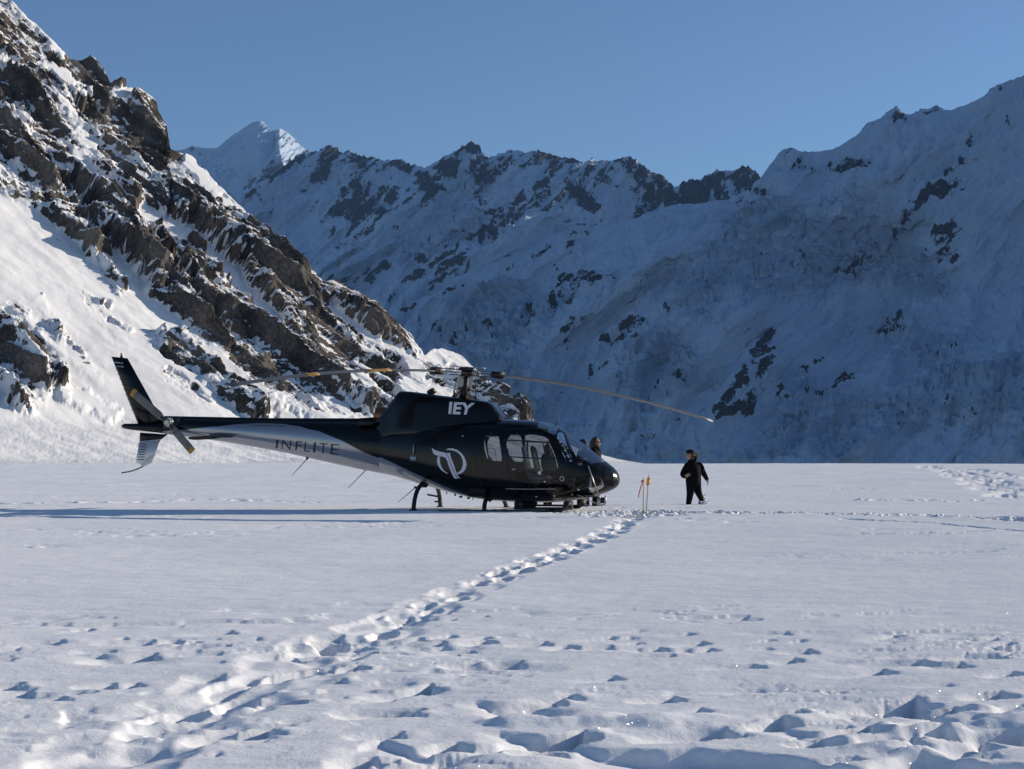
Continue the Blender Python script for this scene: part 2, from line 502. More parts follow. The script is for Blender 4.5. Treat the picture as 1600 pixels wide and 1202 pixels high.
# trampled snow round the nose of the helicopter, and the walkers' track going right
def rough(pts, wid, amp, f, sink=0.0):
    g = np.array([ground_at(*p) for p in pts])
    lo, hi = np.searchsorted(rr, [np.hypot(*g.T).min() - wid * 2, np.hypot(*g.T).max() + wid * 2])
    s = (slice(max(lo, 0), hi + 1), slice(40, len(az) - 40))
    best = np.full(X[s].shape, 1e9)
    for i in range(len(g) - 1):
        d = g[i + 1] - g[i]; L2 = (d * d).sum() + 1e-9
        t_ = np.clip(((X[s] - g[i][0]) * d[0] + (Y[s] - g[i][1]) * d[1]) / L2, 0, 1)
        best = np.minimum(best, np.hypot(X[s] - g[i][0] - t_ * d[0], Y[s] - g[i][1] - t_ * d[1]))
    m = sstep(1.0, .5, best / wid + .5 * fbm(X[s] / (wid * 1.3), Y[s] / (wid * 1.3), 4.4, 3))
    n = fbm(X[s] / f, Y[s] / f, 7.7, 4, gain=.6)
    Z[s] += m * (amp * n - sink)
rough([(880, 799), (940, 801), (1000, 803)], .9, .04, .30, .03)
rough([(985, 806), (1003, 800), (1040, 800)], .5, .045, .28, .03)
rough([(1010, 800), (1100, 801), (1250, 801), (1400, 804), (1500, 807), (1640, 815)], .34, .05, .34, .04)
rough([(1320, 811), (1450, 817), (1600, 830)], .10, .05, .35, .04)
rough([(1450, 729), (1490, 737), (1540, 752), (1610, 776)], 1.3, .16, .9, .10)
rough([(1510, 733), (1560, 740), (1640, 749)], 1.0, .14, .9, .08)
rough([(1330, 782), (1400, 781), (1480, 783)], .30, .05, .35, .03)
rough([(1270, 764), (1330, 763), (1400, 763)], .30, .05, .4, .03)
rough([(-100, 789), (60, 786), (200, 785), (330, 780), (480, 785)], .55, .05, .40, .02)
for i in range(46):
    t_ = random.random()
    gx, gy = ground_at(1010 + 620 * t_, 801 + 10 * t_ * t_ + random.uniform(-1.2, 1.2))
    pit(gx, gy, random.uniform(.04, .08), random.uniform(.14, .24), random.uniform(.10, .15), random.uniform(0, 3), .25)
for i in range(36):
    gx, gy = ground_at(random.uniform(905, 1035), random.uniform(797.5, 808))
    pit(gx, gy, random.uniform(.04, .08), random.uniform(.11, .17), random.uniform(.07, .11), random.uniform(0, 3), .25)
for (a, b) in [(1335, 782), (1352, 781), (1385, 782), (1420, 781), (1437, 783), (1452, 782), (1475, 783), (1490, 784), (1530, 783)]:
    gx, gy = ground_at(a, b); pit(gx, gy, .09, .16, .11, random.uniform(0, 3), .5)
me = grid_mesh('snow_field', np.stack([X, Y, Z], -1), wrap=True)
snow_field = tag(link('snow_field', me, snow_field_material()), kind='structure')
snow_field['label'] = 'wind-packed snow field with a trail of deep footprints'

# ------------------------------------------------------------------ mountains: sheets of real relief hung on their skylines
def paint(px, py, strokes):
    """sum of soft strokes (x0, y0, x1, y1, half width, value) in photograph pixels"""
    wpx = px + 7 * fbm(px / 26., py / 26., 2.1, 4, gain=.6); wpy = py + 7 * fbm(px / 26., py / 26., 7.9, 4, gain=.6)
    px, py = wpx, wpy
    m = np.zeros(px.shape, np.float32)
    for (x0, y0, x1, y1, w, val) in strokes:
        dx, dy = x1 - x0, y1 - y0
        L2 = dx * dx + dy * dy + 1e-6
        t_ = np.clip(((px - x0) * dx + (py - y0) * dy) / L2, 0, 1)
        d = np.hypot(px - x0 - t_ * dx, py - y0 - t_ * dy) / w
        s_ = val * sstep(1.35, .35, d)
        m = np.where(np.abs(s_) > 1e-4, m + s_, m)
    return m
def sheet_grid(sky, foot, x0, x1, nc, nr, jag):
    px = np.linspace(x0, x1, nc) if x1 < 1800 else np.concatenate([np.linspace(x0, 1630, nc - 60), np.linspace(1640, x1, 60)])
    sky = np.array(sky, float)
    sy = np.interp(px, sky[:, 0], sky[:, 1])
    sy = sy + jag(px)
    fy = np.interp(px, [f[0] for f in foot], [f[1] for f in foot])
    t = np.linspace(0, 1, nr)
    PX = np.repeat(px[None], nr, 0)
    PY = fy[None] + (sy - fy)[None] * t[:, None]
    U, V = uv(PX, PY)
    return PX, PY, U, V, np.repeat(t[:, None], nc, 1)
def add_back(P, rock, steps=(.012, .03, .07, .14, .25), slope=.75):
    top = P[-1]
    r = top[:, 1:2]
    rows = [P]; rk = [rock]
    for s_ in steps:
        d = r * s_
        b = top.copy()
        b[:, 1:2] += d; b[:, 0:1] += d * top[:, 0:1] / r
        b[:, 2:3] -= d * slope
        b[:, 2] += pnoise(b[:, 0] / (r[:, 0] * .01), b[:, 1] / (r[:, 0] * .01)) * r[:, 0] * .002
        rows.append(b[None]); rk.append(rock[-1:][:] * 0 + .4)
    return np.concatenate(rows), np.concatenate(rk)

# --- the sunlit rocky mountainside on the left
print('mountainside')
SKY_L = [(-260,-220),(-100,-95),(-20,-35),(20,0),(45,28),(85,65),(110,85),(140,92),(158,110),(166,122),(172,131),(180,133),(203,136),(225,143),(233,156),(246,176),(258,196),(262,214),(267,232),
 (300,243),(320,262),(345,290),(380,325),(400,345),(430,372),(455,400),(480,425),(498,444),(520,448),(545,462),(575,482),(590,490),(610,505),(640,530),(664,556),(676,546),(692,543),(720,553),
 (745,578),(775,600),(790,615),(810,640),(830,655),(860,680),(900,699),(930,707),(965,717),(1010,725),(1060,731)]
def jag_l(px):
    a = np.interp(px, [-100, 60, 150, 260, 300, 480, 520, 660, 700, 820, 900], [3, 3, 2.5, 2.5, 1.5, 2.5, 2.5, 2, 1.2, 1.5, 0])
    return a * (fbm(px / 22., px * 0, 3., 4) )
PX, PY, U, V, T = sheet_grid(SKY_L, [(-260, 742), (1060, 738)], -150, 1055, 860, 400, jag_l)
# concave profile: gentle snow apron, then ever steeper flank; q = metres uphill of the foot line
dipx, dipy = .80, -.60
x0f, y0f = -.38 * 190.0, 190.0
QS = np.array([-400, 0, 15, 40, 80, 140, 220, 400, 2500.])
ZS = np.array([-3, 1.0, 2.0, 9.0, 30.0, 70., 130., 290., 2600.])
def ray_depth(U, V):
    lo = np.full(U.shape, 60.); hi = np.full(U.shape, 2500.)
    al = -U * dipx - dipy; be = dipx * x0f + dipy * y0f
    for _ in range(42):
        mid = .5 * (lo + hi)
        f = np.interp(al * mid + be, QS, ZS) - (V * mid + CAM_Z)
        lo = np.where(f < 0, mid, lo); hi = np.where(f < 0, hi, mid)
    return .5 * (lo + hi)
D0 = ray_depth(U, V)
# soften the kinks of the profile
for _ in range(6):
    D0[1:-1] = (D0[:-2] + 2 * D0[1:-1] + D0[2:]) / 4
# painted geology: + rock, - snow (photograph pixels)
low = np.interp(PX, [-150, 0, 60, 100, 140, 180, 230, 280, 330, 400, 430, 520, 560, 620, 700, 800, 1000],
                    [225, 300, 330, 352, 395, 385, 430, 480, 520, 600, 615, 610, 640, 655, 660, 662, 640])
bias = 0.56 * sstep(14, -14, PY - low) - .05
ROCK_L = [
 # rocky ribs standing out of the snow
 (0,520,40,610,38,.9),(25,490,75,585,26,.6),(75,520,100,590,18,.35),(60,470,150,590,14,.28),
 (140,470,200,540,9,.22),(150,395,190,440,16,.4),(190,365,215,420,12,.45),(250,530,330,580,14,.62),(270,545,395,640,20,.45),(330,585,410,640,22,.4),(262,580,325,625,12,.42),
 (130,455,170,480,5,.5),(175,500,205,515,5,.5),(230,445,330,530,10,.42),(205,395,245,450,8,.4),(130,290,175,360,12,.25),
 (240,450,345,535,15,.36),(345,470,440,560,24,.22),(395,560,470,640,28,.25),(480,600,560,650,26,.25),(450,620,545,660,10,.2),
 (5,30,60,120,30,.2),(30,120,90,220,26,.2),(130,95,165,150,20,.35),(180,145,262,225,30,.45),(215,190,262,240,18,.3),(0,215,60,290,20,.35),(70,300,105,355,10,.3),
 (150,145,210,230,14,.25),(170,240,250,340,22,.25),(205,205,290,330,16,.25),(320,330,440,440,32,.28),(430,420,530,560,34,.28),(520,455,600,510,20,.3),(560,480,625,530,14,.35),
 (600,560,680,640,26,.15),(735,590,800,650,18,.16),(290,400,330,440,12,.25)]
SNOW_L = [
 # chutes, ledges and drifts
 (225,330,300,375,16,-.62),(300,375,360,430,20,-.72),(360,430,420,500,19,-.66),(415,495,470,545,12,-.4),(120,235,205,345,9,-.45),(205,345,260,395,10,-.5),(60,95,140,140,5,-.4),(100,150,150,230,8,-.25),
 (75,95,145,132,4,-.5),(140,130,168,150,3,-.45),(120,205,150,225,10,-.35),(0,85,30,110,10,-.35),(0,165,45,185,12,-.3),(15,195,45,205,10,-.3),
 (292,246,340,300,9,-.55),(335,300,400,352,8,-.5),(395,352,470,425,8,-.55),(20,0,100,85,7,-.35),(182,139,226,143,7,-1.3),
 (310,290,350,330,8,-.3),(500,480,540,520,8,-.35),(520,470,600,550,7,-.4),(600,530,670,590,9,-.5),(640,590,700,622,16,-.6),(560,560,640,610,7,-.4),(520,560,580,600,9,-.3),
 (665,552,735,575,12,-.75),(690,548,740,580,10,-.5),(750,595,800,640,5,-.55),(770,600,815,645,4,-.5),(430,625,470,655,16,-.7),(450,650,560,662,14,-.7),(330,500,400,550,10,-.35),
 (255,520,330,560,7,-.25),(100,300,135,330,8,-.4),(230,400,290,450,9,-.45),(385,585,425,620,8,-.3),(480,545,560,630,7,-.3),(590,610,680,655,8,-.3),(125,345,160,380,7,-.35)]
bias = bias + .78 * paint(PX, PY, ROCK_L) + paint(PX, PY, SNOW_L)
Bx = U * D0; By = D0; Bz = V * D0 + CAM_Z
A = Bx * .60 + By * .80                      # along the strike
Q = -(Bx * dipx + By * dipy) * 1.35          # up the slope
wa = A + 5 * fbm(A / 40, Q / 60, 1.1, 3); wq = Q + 7 * fbm(A / 45, Q / 50, 8.1, 3)
wa2 = wa + .06 * wq                           # strata lean across the fall line
rb = ridged(wa2 / 30, wq / 200, 2.0, 4, gain=.5)
rb2 = ridged(wa2 / 11, wq / 60, 5.0, 3, gain=.5)
rb3 = ridged(wa2 / 2.6, wq / 11, 6.0, 4, gain=.6)
def slabs(f, wob, seed):
    """overlapping slabs of strata: long ramps ending in sharp edges"""
    ph = (wa2 + .10 * wq) / f + wob * fbm(wa / (f * 3.5), wq / (f * 9), seed, 4, gain=.55)
    s_ = ph - np.floor(ph)
    return np.where(s_ < .82, s_ / .82, (1 - s_) / .18), np.floor(ph)
s1, i1 = slabs(9.0, .9, 40.)
s2, i2 = slabs(3.3, .8, 43.)
f2, e2_, c2 = facets((wa2 / 2.4 + .4 * fbm(A / 5, Q / 5, 3., 3)).astype(np.float64), (wq / 7.0 + .3 * fbm(A / 5, Q / 5, 13., 2)).astype(np.float64), 5)
ledgen = fbm(A / 22, Q / 3.6, 3.7, 5, gain=.62)
brk = fbm(wa2 / 4.5, wq / 19, 12.0, 5, gain=.62)
brk2 = fbm(wa2 / 1.6, wq / 5, 14.0, 4, gain=.62)
rocky = sstep(.12, .62, bias + .22 * brk)
cut1 = sstep(-.3, .4, fbm(wa / 30, wq / 30, 51., 3)); cut2 = sstep(-.3, .4, fbm(wa / 12, wq / 12, 52., 3))
disp = rocky * (7.5 * (rb - .9) + 1.7 * (rb2 - .9) + .34 * (rb3 - .9) + 1.7 * (s1 - .5) * cut1 + .40 * (s2 - .5) * cut2 + .12 * f2 + .55 * ledgen)
disp += (1 - rocky) * (.9 * fbm(wa / 22, wq / 60, 15., 4) + .10 * fbm(A / 3.0, Q / 5.0, 16., 3))
disp += 2.2 * (bias - .4) * np.clip(bias + .6, 0, 1) 
disp += 1.1 * np.clip(paint(PX, PY, [(400,600,520,662,14,1), (100,610,180,640,14,.7), (90,590,105,620,8,1)]), 0, 1)
fade = sstep(0.0, .05, T) * (1 - .65 * sstep(.86, 1.0, T)) * sstep(1040, 880, PX)
disp *= fade * D0 / 330.0
# the displacement points out of the flank (towards sun and camera) and slightly up
nx, ny, nz = .42, -.42, .80
P = np.stack([Bx + disp * nx, By + disp * ny, Bz + disp * nz], -1)
N = grid_normals(P); N *= np.sign(N[..., 2:3] + 1e-9)
steep = 1.0 - N[..., 2]
rock = bias * .80 + .22 * brk + .20 * brk2 + .85 * (steep - .35) + .20 * (s1 - .5) * cut1 + .16 * (s2 - .5) * cut2 + .14 * (rb3 - .9) - .17 * ledgen - .06
rock = np.where(bias < .12, np.minimum(rock, .36 + .3 * bias), rock)
# thin rows of stones breaking through the lower snow
sp = fbm(wa2 / 2.6, wq / 6.0, 44., 4, gain=.62)
spm = paint(PX, PY, [(120,380,260,520,26,.30),(40,320,150,400,16,.2),(250,420,420,560,30,.22),(60,450,170,600,26,.32),(260,570,340,640,24,.32),(150,600,420,690,10,.10)])
rock = rock + spm * 1.5 * sstep(.15, .6, sp)
apron_fl = sstep(600, 680, PY) * fade
P[..., 2] += apron_fl * .22 * fbm(Bx / 7, By / 3.2, 71., 4, gain=.6)
P, rock = add_back(P, rock, slope=.55)
ext = lambda v: np.concatenate([v, v[-1:] + np.arange(1, len(P) - len(v) + 1)[:, None] * 3.0])
me = grid_mesh('rocky_mountainside', P, {'rock': rock, 'across': ext(wa2), 'down': ext(wq)})
mat_l = mountain_material('snowy_brown_rock', 12.0,
    [(0.34, (.016, .016, .017)), (.44, (.055, .050, .047)), (.53, (.120, .106, .096)), (.62, (.21, .182, .158)), (.74, (.23, .17, .135))],
    (.73, .735, .75), (.79, .795, .805), .70, .05, .035, 1.25, strata=True)
mountainside = tag(link('rocky_mountainside', me, mat_l), kind='structure')
mountainside['label'] = 'sunlit brown rock mountainside with snow chutes on the left'

# --- the shaded glacier massif on the right
print('massif')
def plane_sheet(name, sky, foot, x0, x1, nc, nr, jag, dip, slope, c, z0, strokes, seedv, big, icy, mat, extra=None, crest_rock=0.0, nscale=1.0, scatter=.17):
    PX, PY, U, V, T = sheet_grid(sky, foot, x0, x1, nc, nr, jag)
    ax, ay = -dip[0], -dip[1]
    ts = math.tan(slope)
    D = (z0 - CAM_Z - ts * c) / (V - ts * (ax * U + ay))
    x = U * D; y = D; z = V * D
    s = ax * y - ay * x                           # along the strike
    h = z
    ws = s + 90 * nscale * fbm(s / (700 * nscale), h / (500 * nscale), seedv, 3)
    lean = ws + .45 * h
    if extra is not None:
        D = D + extra(PX, PY, D)
    sp = ridged(lean / (620 * nscale), h / (1500 * nscale), seedv + 1, 4, gain=.5) - .95
    D = D - big * sp * (1 - .75 * sstep(.8, 1, T)) * (.25 + .75 * sstep(0, .3, T))
    D = D - big * .25 * (ridged(lean / (170 * nscale), h / (330 * nscale), seedv + 2, 4) - .95)
    x = U * D; y = D; z = V * D + CAM_Z
    bias = .86 * paint(PX, PY, strokes)
    crest = crest_rock * sstep(.82, 1.0, T + .12 * fbm(s / (160 * nscale), h / (120 * nscale), seedv + 3, 3))
    n1 = fbm(lean / (60 * nscale), h / (95 * nscale), seedv + 4, 5, gain=.58)
    n2 = fbm(s / (22 * nscale), h / (26 * nscale), seedv + 5, 4, gain=.6)
    f1, e1q, c1 = facets(lean / (46 * nscale), h / (60 * nscale), 21)
    rocky = np.clip(bias + crest, 0, 1)
    ice = sstep(-.15, .45, fbm(s / (420 * nscale), h / (300 * nscale), seedv + 6, 3)) * icy
    serac = ridged(s / (150 * nscale) + .5 * n1, h / (26 * nscale) + .35 * n1, seedv + 7, 4, gain=.55) - .9
    f2, e2q, c2 = facets(s / (64 * nscale) + .5 * n1, h / (19 * nscale) + .4 * n1 + .15 * n2, 27)
    flute = ridged(lean / (52 * nscale) + .4 * n1, h / (420 * nscale), seedv + 10, 3, gain=.5) - .85
    rg = ridged(lean / (34 * nscale) + .3 * n2, h / (95 * nscale), seedv + 8, 4, gain=.58) - .85
    fine = ridged(s / (30 * nscale), h / (20 * nscale), seedv + 9, 3, gain=.6) - .85
    disp = rocky * (14 * rg + 6 * f1 + 5 * n2 + 5 * n1) + (1 - rocky) * (15 * n1 + 2 * n2 + 1.5 * fine + 7 * flute * (1 - ice)) + (1 - rocky) * ice * (20 * serac + 14 * f2 + 10 * (c2 - .5) + 5 * fine)
    disp = disp * nscale * sstep(0, .05, T) * (1 - .6 * sstep(.95, 1, T))
    nx, ny, nz = dip[0] * math.sin(slope), dip[1] * math.sin(slope), math.cos(slope)
    P = np.stack([x + disp * nx, y + disp * ny, z + disp * nz], -1)
    N = grid_normals(P); N *= np.sign(N[..., 2:3] + 1e-9)
    rk_on = sstep(.02, .2, rocky)
    scat = scatter * sstep(.0, .55, fbm(lean / (170 * nscale), h / (300 * nscale), seedv + 11, 5, gain=.62)) * sstep(-.25, .35, rg)
    rk_on = np.maximum(rk_on, sstep(.05, .3, scat))
    rock = .02 + scat + .53 * bias + .47 * crest + rk_on * (.16 * n1 + .14 * n2 + .34 * rg + .5 * np.clip((1 - N[..., 2]) - .42, -.2, .4)) + .05 * n2 - .17 * (1 - rk_on)
    P, rock = add_back(P, rock, slope=.5)
    icev = np.concatenate([ice * (1 - rocky) * sstep(-.5, .5, serac + .8 * f2), np.zeros((len(P) - len(ice), P.shape[1]))])
    me = grid_mesh(name, P, {'rock': rock, 'ice': icev})
    return tag(link(name, me, mat), kind='structure')

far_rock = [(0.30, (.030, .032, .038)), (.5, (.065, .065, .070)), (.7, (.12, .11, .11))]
mat_far = mountain_material('shade_tinted_glacier_snow', 160.0, far_rock, (.38, .49, .63), (.52, .62, .75), 9.0, 9.0, .06, 1.5, ice_col=(.29, .40, .54))  # snow and ice colours darkened and blued, so shade is part of the colour
mat_far2 = mountain_material('shade_tinted_range_snow', 220.0, far_rock, (.40, .51, .64), (.53, .63, .75), 14.0, 11.0, .06, 1.5, ice_col=(.31, .42, .56))  # the range's snow and ice carry the same painted-in blue shade
SKY_A = [(480,575),(560,520),(600,492),(650,471),(700,449),(760,428),(800,412),(850,388),(880,378),(915,368),(960,352),(1010,335),(1050,320),(1100,318),(1140,310),(1170,296),(1190,280),(1205,258),(1215,245),(1225,232),(1240,234),(1255,239),(1290,237),(1310,229),(1340,213),(1350,200),(1358,192),(1365,190),(1385,175),(1395,167),(1405,170),(1415,178),(1425,178),(1440,170),(1450,168),(1465,166),(1475,172),(1490,171),(1520,160),(1540,148),(1555,135),(1575,127),(1600,118),(1700,95),(1850,70),(2050,75),(2400,190),(2900,420)]
ROCK_A = [(1302,264,1352,256,9,1.0),(1392,172,1412,184,9,.9),(1442,172,1464,172,7,.8),(1228,240,1265,262,12,.45),(1240,262,1272,264,9,.4),(1345,200,1362,192,4,.6),
 (1528,213,1500,250,8,.75),(1500,248,1478,278,6,.8),(1440,305,1502,292,10,.7),(1450,300,1415,345,9,.55),(1415,345,1400,372,6,.5),(1495,345,1482,362,6,.6),(1470,372,1490,360,14,.6),(1455,395,1490,400,12,.75),
 (1560,140,1556,136,6,.8),(1578,188,1584,200,4,.6),(1250,395,1244,408,6,.7),(1325,430,1345,415,6,.75),(1300,425,1340,440,5,.3),(1375,520,1410,494,7,.85),
 (1208,517,1192,545,7,.85),(1182,556,1212,545,7,.5),(1205,565,1190,588,9,.8),(1165,590,1130,630,9,.6),(1190,605,1160,640,9,.7),(1160,635,1118,652,6,.7),(1215,608,1228,614,8,.7),
 (1262,620,1300,612,5,.95),(1300,610,1332,592,5,.9),(1276,568,1286,566,5,.7),(1258,582,1268,582,4,.6),(875,432,922,440,11,.75),(872,452,866,482,8,.8),(895,450,888,480,5,.7),(930,440,975,428,6,.5),(822,486,832,500,7,.7),(826,480,820,505,5,.8),
 (945,538,992,518,6,.9),(975,510,1003,500,6,.8),(885,520,912,502,6,.8),(882,536,892,530,4,.7),(1036,482,1044,486,5,.8),(785,428,800,415,5,.7),(833,398,862,378,7,.75),(885,380,912,372,6,.7),(895,395,910,388,4,.5),(690,458,722,446,5,.6),(610,488,650,472,4,.6),
 (1172,296,1188,300,9,.9),(1155,318,1178,322,9,.75),(920,585,960,560,5,.5),(700,545,730,520,7,.35),(660,505,690,520,9,.4),(1060,585,1070,600,6,.4),(760,500,770,530,7,.4),(640,560,700,600,10,.25),(1000,690,1060,660,5,.25),(1540,640,1552,634,4,.6),(1500,655,1520,640,4,.5),(1462,640,1490,630,4,.3),
 (1470,560,1500,545,8,.2),(1010,628,1030,610,5,.25),(1440,540,1460,560,5,.3),(1380,650,1420,640,5,.2)]
def jag_a(px):
    return np.interp(px, [480, 1040, 1060, 1180, 1200, 1340, 1380, 1470, 1490, 1540, 1600], [1.2, 1.2, 2, 2, 1.2, 1.2, 3, 3, .8, 1.5, 1]) * (fbm(px / 14., px * 0, 5., 4, gain=.6) + .7 * fbm(px / 5., px * 0, 15., 3, gain=.6))
def extra_a(PX, PY, D):
    # shoulder and hollow of the big glacier face
    return 260 * np.exp(-((PX - 1330) / 170.) ** 2 - ((PY - 470) / 140.) ** 2) - 160 * np.exp(-((PX - 1130) / 120.) ** 2 - ((PY - 520) / 110.) ** 2) + 120 * np.exp(-((PX - 1560) / 120.) ** 2 - ((PY - 420) / 160.) ** 2)
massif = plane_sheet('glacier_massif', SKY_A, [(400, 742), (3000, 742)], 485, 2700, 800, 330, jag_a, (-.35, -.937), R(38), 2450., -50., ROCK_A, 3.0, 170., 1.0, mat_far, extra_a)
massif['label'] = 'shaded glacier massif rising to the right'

# --- the jagged range in the middle distance
print('range')
SKY_B = [(150,330),(380,300),(440,264),(455,250),(470,240),(490,238),(505,232),(515,228),(525,230),(532,238),(550,238),(565,245),(580,246),(600,250),(625,250),(645,258),(665,262),(680,255),(690,248),(705,238),(720,232),(730,224),(738,222),(748,228),(757,242),(765,248),(778,240),(795,234),(820,238),(840,236),(850,240),(870,245),(890,247),(905,252),(918,255),(925,248),(935,251),(960,250),(970,246),(980,244),(995,250),(1005,258),(1015,270),(1030,272),(1045,285),(1052,292),(1070,284),(1090,281),(1110,272),(1120,266),(1130,270),(1145,264),(1165,262),(1180,268),(1190,278),(1230,292),(1320,340),(1500,420)]
ROCK_B = [(515,232,500,275,12,.6),(500,275,478,300,10,.55),(545,240,580,262,10,.5),(590,252,640,262,9,.7),(640,262,665,280,9,.7),(560,290,530,330,15,.75),(530,330,498,345,9,.7),(575,300,545,360,14,.7),(600,295,612,312,8,.7),(655,285,690,300,10,.6),(690,300,640,305,8,.4),
 (735,228,700,262,14,.8),(700,262,668,290,12,.7),(735,228,755,240,9,.8),(740,262,760,285,6,.4),(680,300,655,330,8,.5),(760,275,745,310,9,.5),(740,310,770,335,9,.5),(780,330,770,370,8,.45),(840,240,905,250,6,.8),(870,250,850,285,9,.6),(850,290,840,320,10,.75),(885,300,920,310,18,.85),(900,300,925,325,10,.8),(870,310,860,325,12,.6),
 (905,270,925,265,7,.5),(925,250,930,253,4,.9),(965,250,990,252,8,.9),(985,255,1005,285,11,.75),(1005,262,1040,285,9,.8),(940,275,955,290,7,.7),(955,300,1000,300,5,.3),(1055,292,1110,285,9,.8),(1110,275,1185,268,8,.75),(1090,300,1070,318,10,.75),(1130,300,1100,310,9,.6),(1150,285,1180,290,9,.6),
 (575,440,605,418,8,.7),(600,412,615,425,6,.6),(650,405,705,420,9,.35),(690,395,700,380,7,.55),(630,440,660,430,6,.35),(655,390,680,375,6,.3),(560,375,580,360,6,.5),(890,352,935,345,8,.45),(895,368,930,362,6,.45),(820,330,800,350,6,.35),(700,340,715,350,5,.45),(730,380,740,395,4,.35),
 (455,260,470,250,7,.4),(520,395,545,380,5,.3),(480,330,500,320,5,.4),(615,360,625,345,5,.4),(780,400,810,395,4,.35),(600,475,630,460,5,.45),(715,430,735,415,5,.5)]
def jag_b(px):
    return 3.0 * fbm(px / 12., px * 0, 9., 4, gain=.62) + 2.0 * fbm(px / 5., px * 0, 19., 3, gain=.6)
def rib(PX, PY, x0, y0, x1, y1, wl, wr, dep):
    t_ = (PY - y0) / (y1 - y0)
    xr = x0 + (x1 - x0) * t_
    k = np.clip(t_ + .02, 0, 1) * sstep(1.5, 1.0, t_)
    d = PX - xr
    m = np.where(d < 0, 1 + d / (wl * k + 1e-3), 1 - d / (wr * k + 1e-3))
    return -dep * np.clip(m, 0, 1) * k * (t_ > -.02)
def extra_b(PX, PY, D):
    return 0.0 * PX
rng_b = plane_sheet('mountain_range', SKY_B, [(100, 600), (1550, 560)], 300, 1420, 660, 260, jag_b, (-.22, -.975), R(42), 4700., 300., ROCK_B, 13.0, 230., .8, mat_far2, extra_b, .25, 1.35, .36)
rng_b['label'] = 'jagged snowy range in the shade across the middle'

# --- the high peak far off, its shoulder in the sun
print('peak')
SKY_C = [(120,260),(280,236),(290,233),(300,228),(315,232),(340,231),(350,222),(365,210),(380,200),(395,193),(405,190),(412,192),(420,200),(424,204),(432,203),(438,201),(446,204),(455,212),(465,222),(475,232),(485,238),(520,262),(620,320)]
ROCK_C = [(448,250,470,262,9,.7),(430,265,415,290,14,.75),(440,270,400,300,12,.6),(395,285,385,300,10,.6),(465,222,484,238,4,.8),(450,215,478,236,3,.5),(300,234,325,240,5,.5),(345,255,330,280,7,.4)]
def extra_c(PX, PY, D):
    xr = np.interp(PY, [195, 205, 225, 245, 300], [437, 437, 436, 440, 452])
    e = np.clip(PX - xr, 0, 60) * 13.0 * sstep(300, 235, PY)
    e += np.clip(np.abs(PX - 405) - 2, 0, 40) * 4.0 * (PX < 430)
    return e
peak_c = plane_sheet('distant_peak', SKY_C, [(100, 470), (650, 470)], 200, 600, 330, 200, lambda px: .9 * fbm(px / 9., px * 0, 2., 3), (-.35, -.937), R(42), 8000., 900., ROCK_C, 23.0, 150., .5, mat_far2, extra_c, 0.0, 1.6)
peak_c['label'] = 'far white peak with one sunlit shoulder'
# ------------------------------------------------------------------ helicopter
print('helicopter')
PSI = R(12.0)                                  # nose turned this much towards the camera
HD = 29.7
HX = (726 - 800) / F * HD
HZ = float(field_base(np.array([HX]), np.array([HD]))[0]) - 0.075
HC, HS = math.cos(PSI), math.sin(PSI)
heli = tag(empty('helicopter', (HX, HD, HZ), -PSI), 'glossy black single-rotor helicopter with silver tail boom parked on the snow', 'helicopter')
def loc(px, py, w=0.0):
    """photograph pixel -> helicopter's own (X forward, Z up) on the plane w metres to its right-hand side"""
    u, v = uv(px, py)
    Xl = (u * (HD - w * HC) - HX + w * HS) / (HC + u * HS)
    yl = HD - Xl * HS - w * HC
    return Xl, CAM_Z + v * yl - HZ

m_black = principled('black_gloss_paint', (.0040, .0041, .0050), .14, 0, .28, 0, .2, 3.0)
m_matt = principled('black_matt_metal', (.012, .012, .013), .55, 0, .4, 0, .25, 9.0)
m_silver = principled('silver_paint', (.52, .53, .55), .24, .25, .5, .5, .05, 2.0)
m_white = principled('pale_grey_lettering', (.62, .62, .65), .4, 0, .4, 0, .03, 5.0)
m_dark_letter = principled('dark_lettering', (.012, .013, .018), .35, 0, .4, 0, .05, 5.0)
m_blade = principled('grey_rotor_blade', (.11, .115, .12), .45, 0, .4, 0, .12, 4.0)
m_orange = principled('orange_blade_paint', (.40, .21, .045), .6, 0, .4, 0, .12, 9.0)
m_pale = principled('bare_metal', (.42, .41, .40), .35, .7, .5, 0, .1, 9.0)
m_copper = principled('heat_stained_exhaust', (.22, .11, .06), .42, .8, .5, 0, .35, 6.0)
m_seat = principled('grey_seat_cover', (.34, .34, .35), .85, 0, .2, 0, .25, 8.0, .004, 60)
m_cabin = principled('dark_cabin_trim', (.018, .018, .02), .7, 0, .3, 0, .2, 8.0)
def glass_material(name, tint, refl=1.0):
    t = NT(name)
    tr = t.n('ShaderNodeBsdfTransparent')
    tc = t.n('ShaderNodeTexCoord').outputs['Object']
    nz = t.noise(t.scaled(tc, (3, 3, 1.2)), 2.0, 4.0)
    col = t.mix(t.maprange(nz, .35, .7), (tint[0], tint[1], tint[2]), (tint[0] * .82, tint[1] * .83, tint[2] * .85))
    t.l(col, tr.inputs['Color'])
    gl = t.n('ShaderNodeBsdfGlossy'); gl.inputs['Roughness'].default_value = .03
    fr = t.n('ShaderNodeFresnel'); fr.inputs['IOR'].default_value = 1.5
    ms = t.n('ShaderNodeMixShader')
    t.l(t.math('MULTIPLY', fr.outputs[0], refl, clamp=True), ms.inputs[0]); t.l(tr.outputs[0], ms.inputs[1]); t.l(gl.outputs[0], ms.inputs[2])
    return t.surf(ms.outputs[0])
m_glass = glass_material('clear_cabin_glass', (.52, .54, .57), .9)
m_screen = glass_material('windscreen_glass', (.62, .68, .74), .35)
m_tint = glass_material('tinted_cabin_glass', (.42, .44, .47), .6)

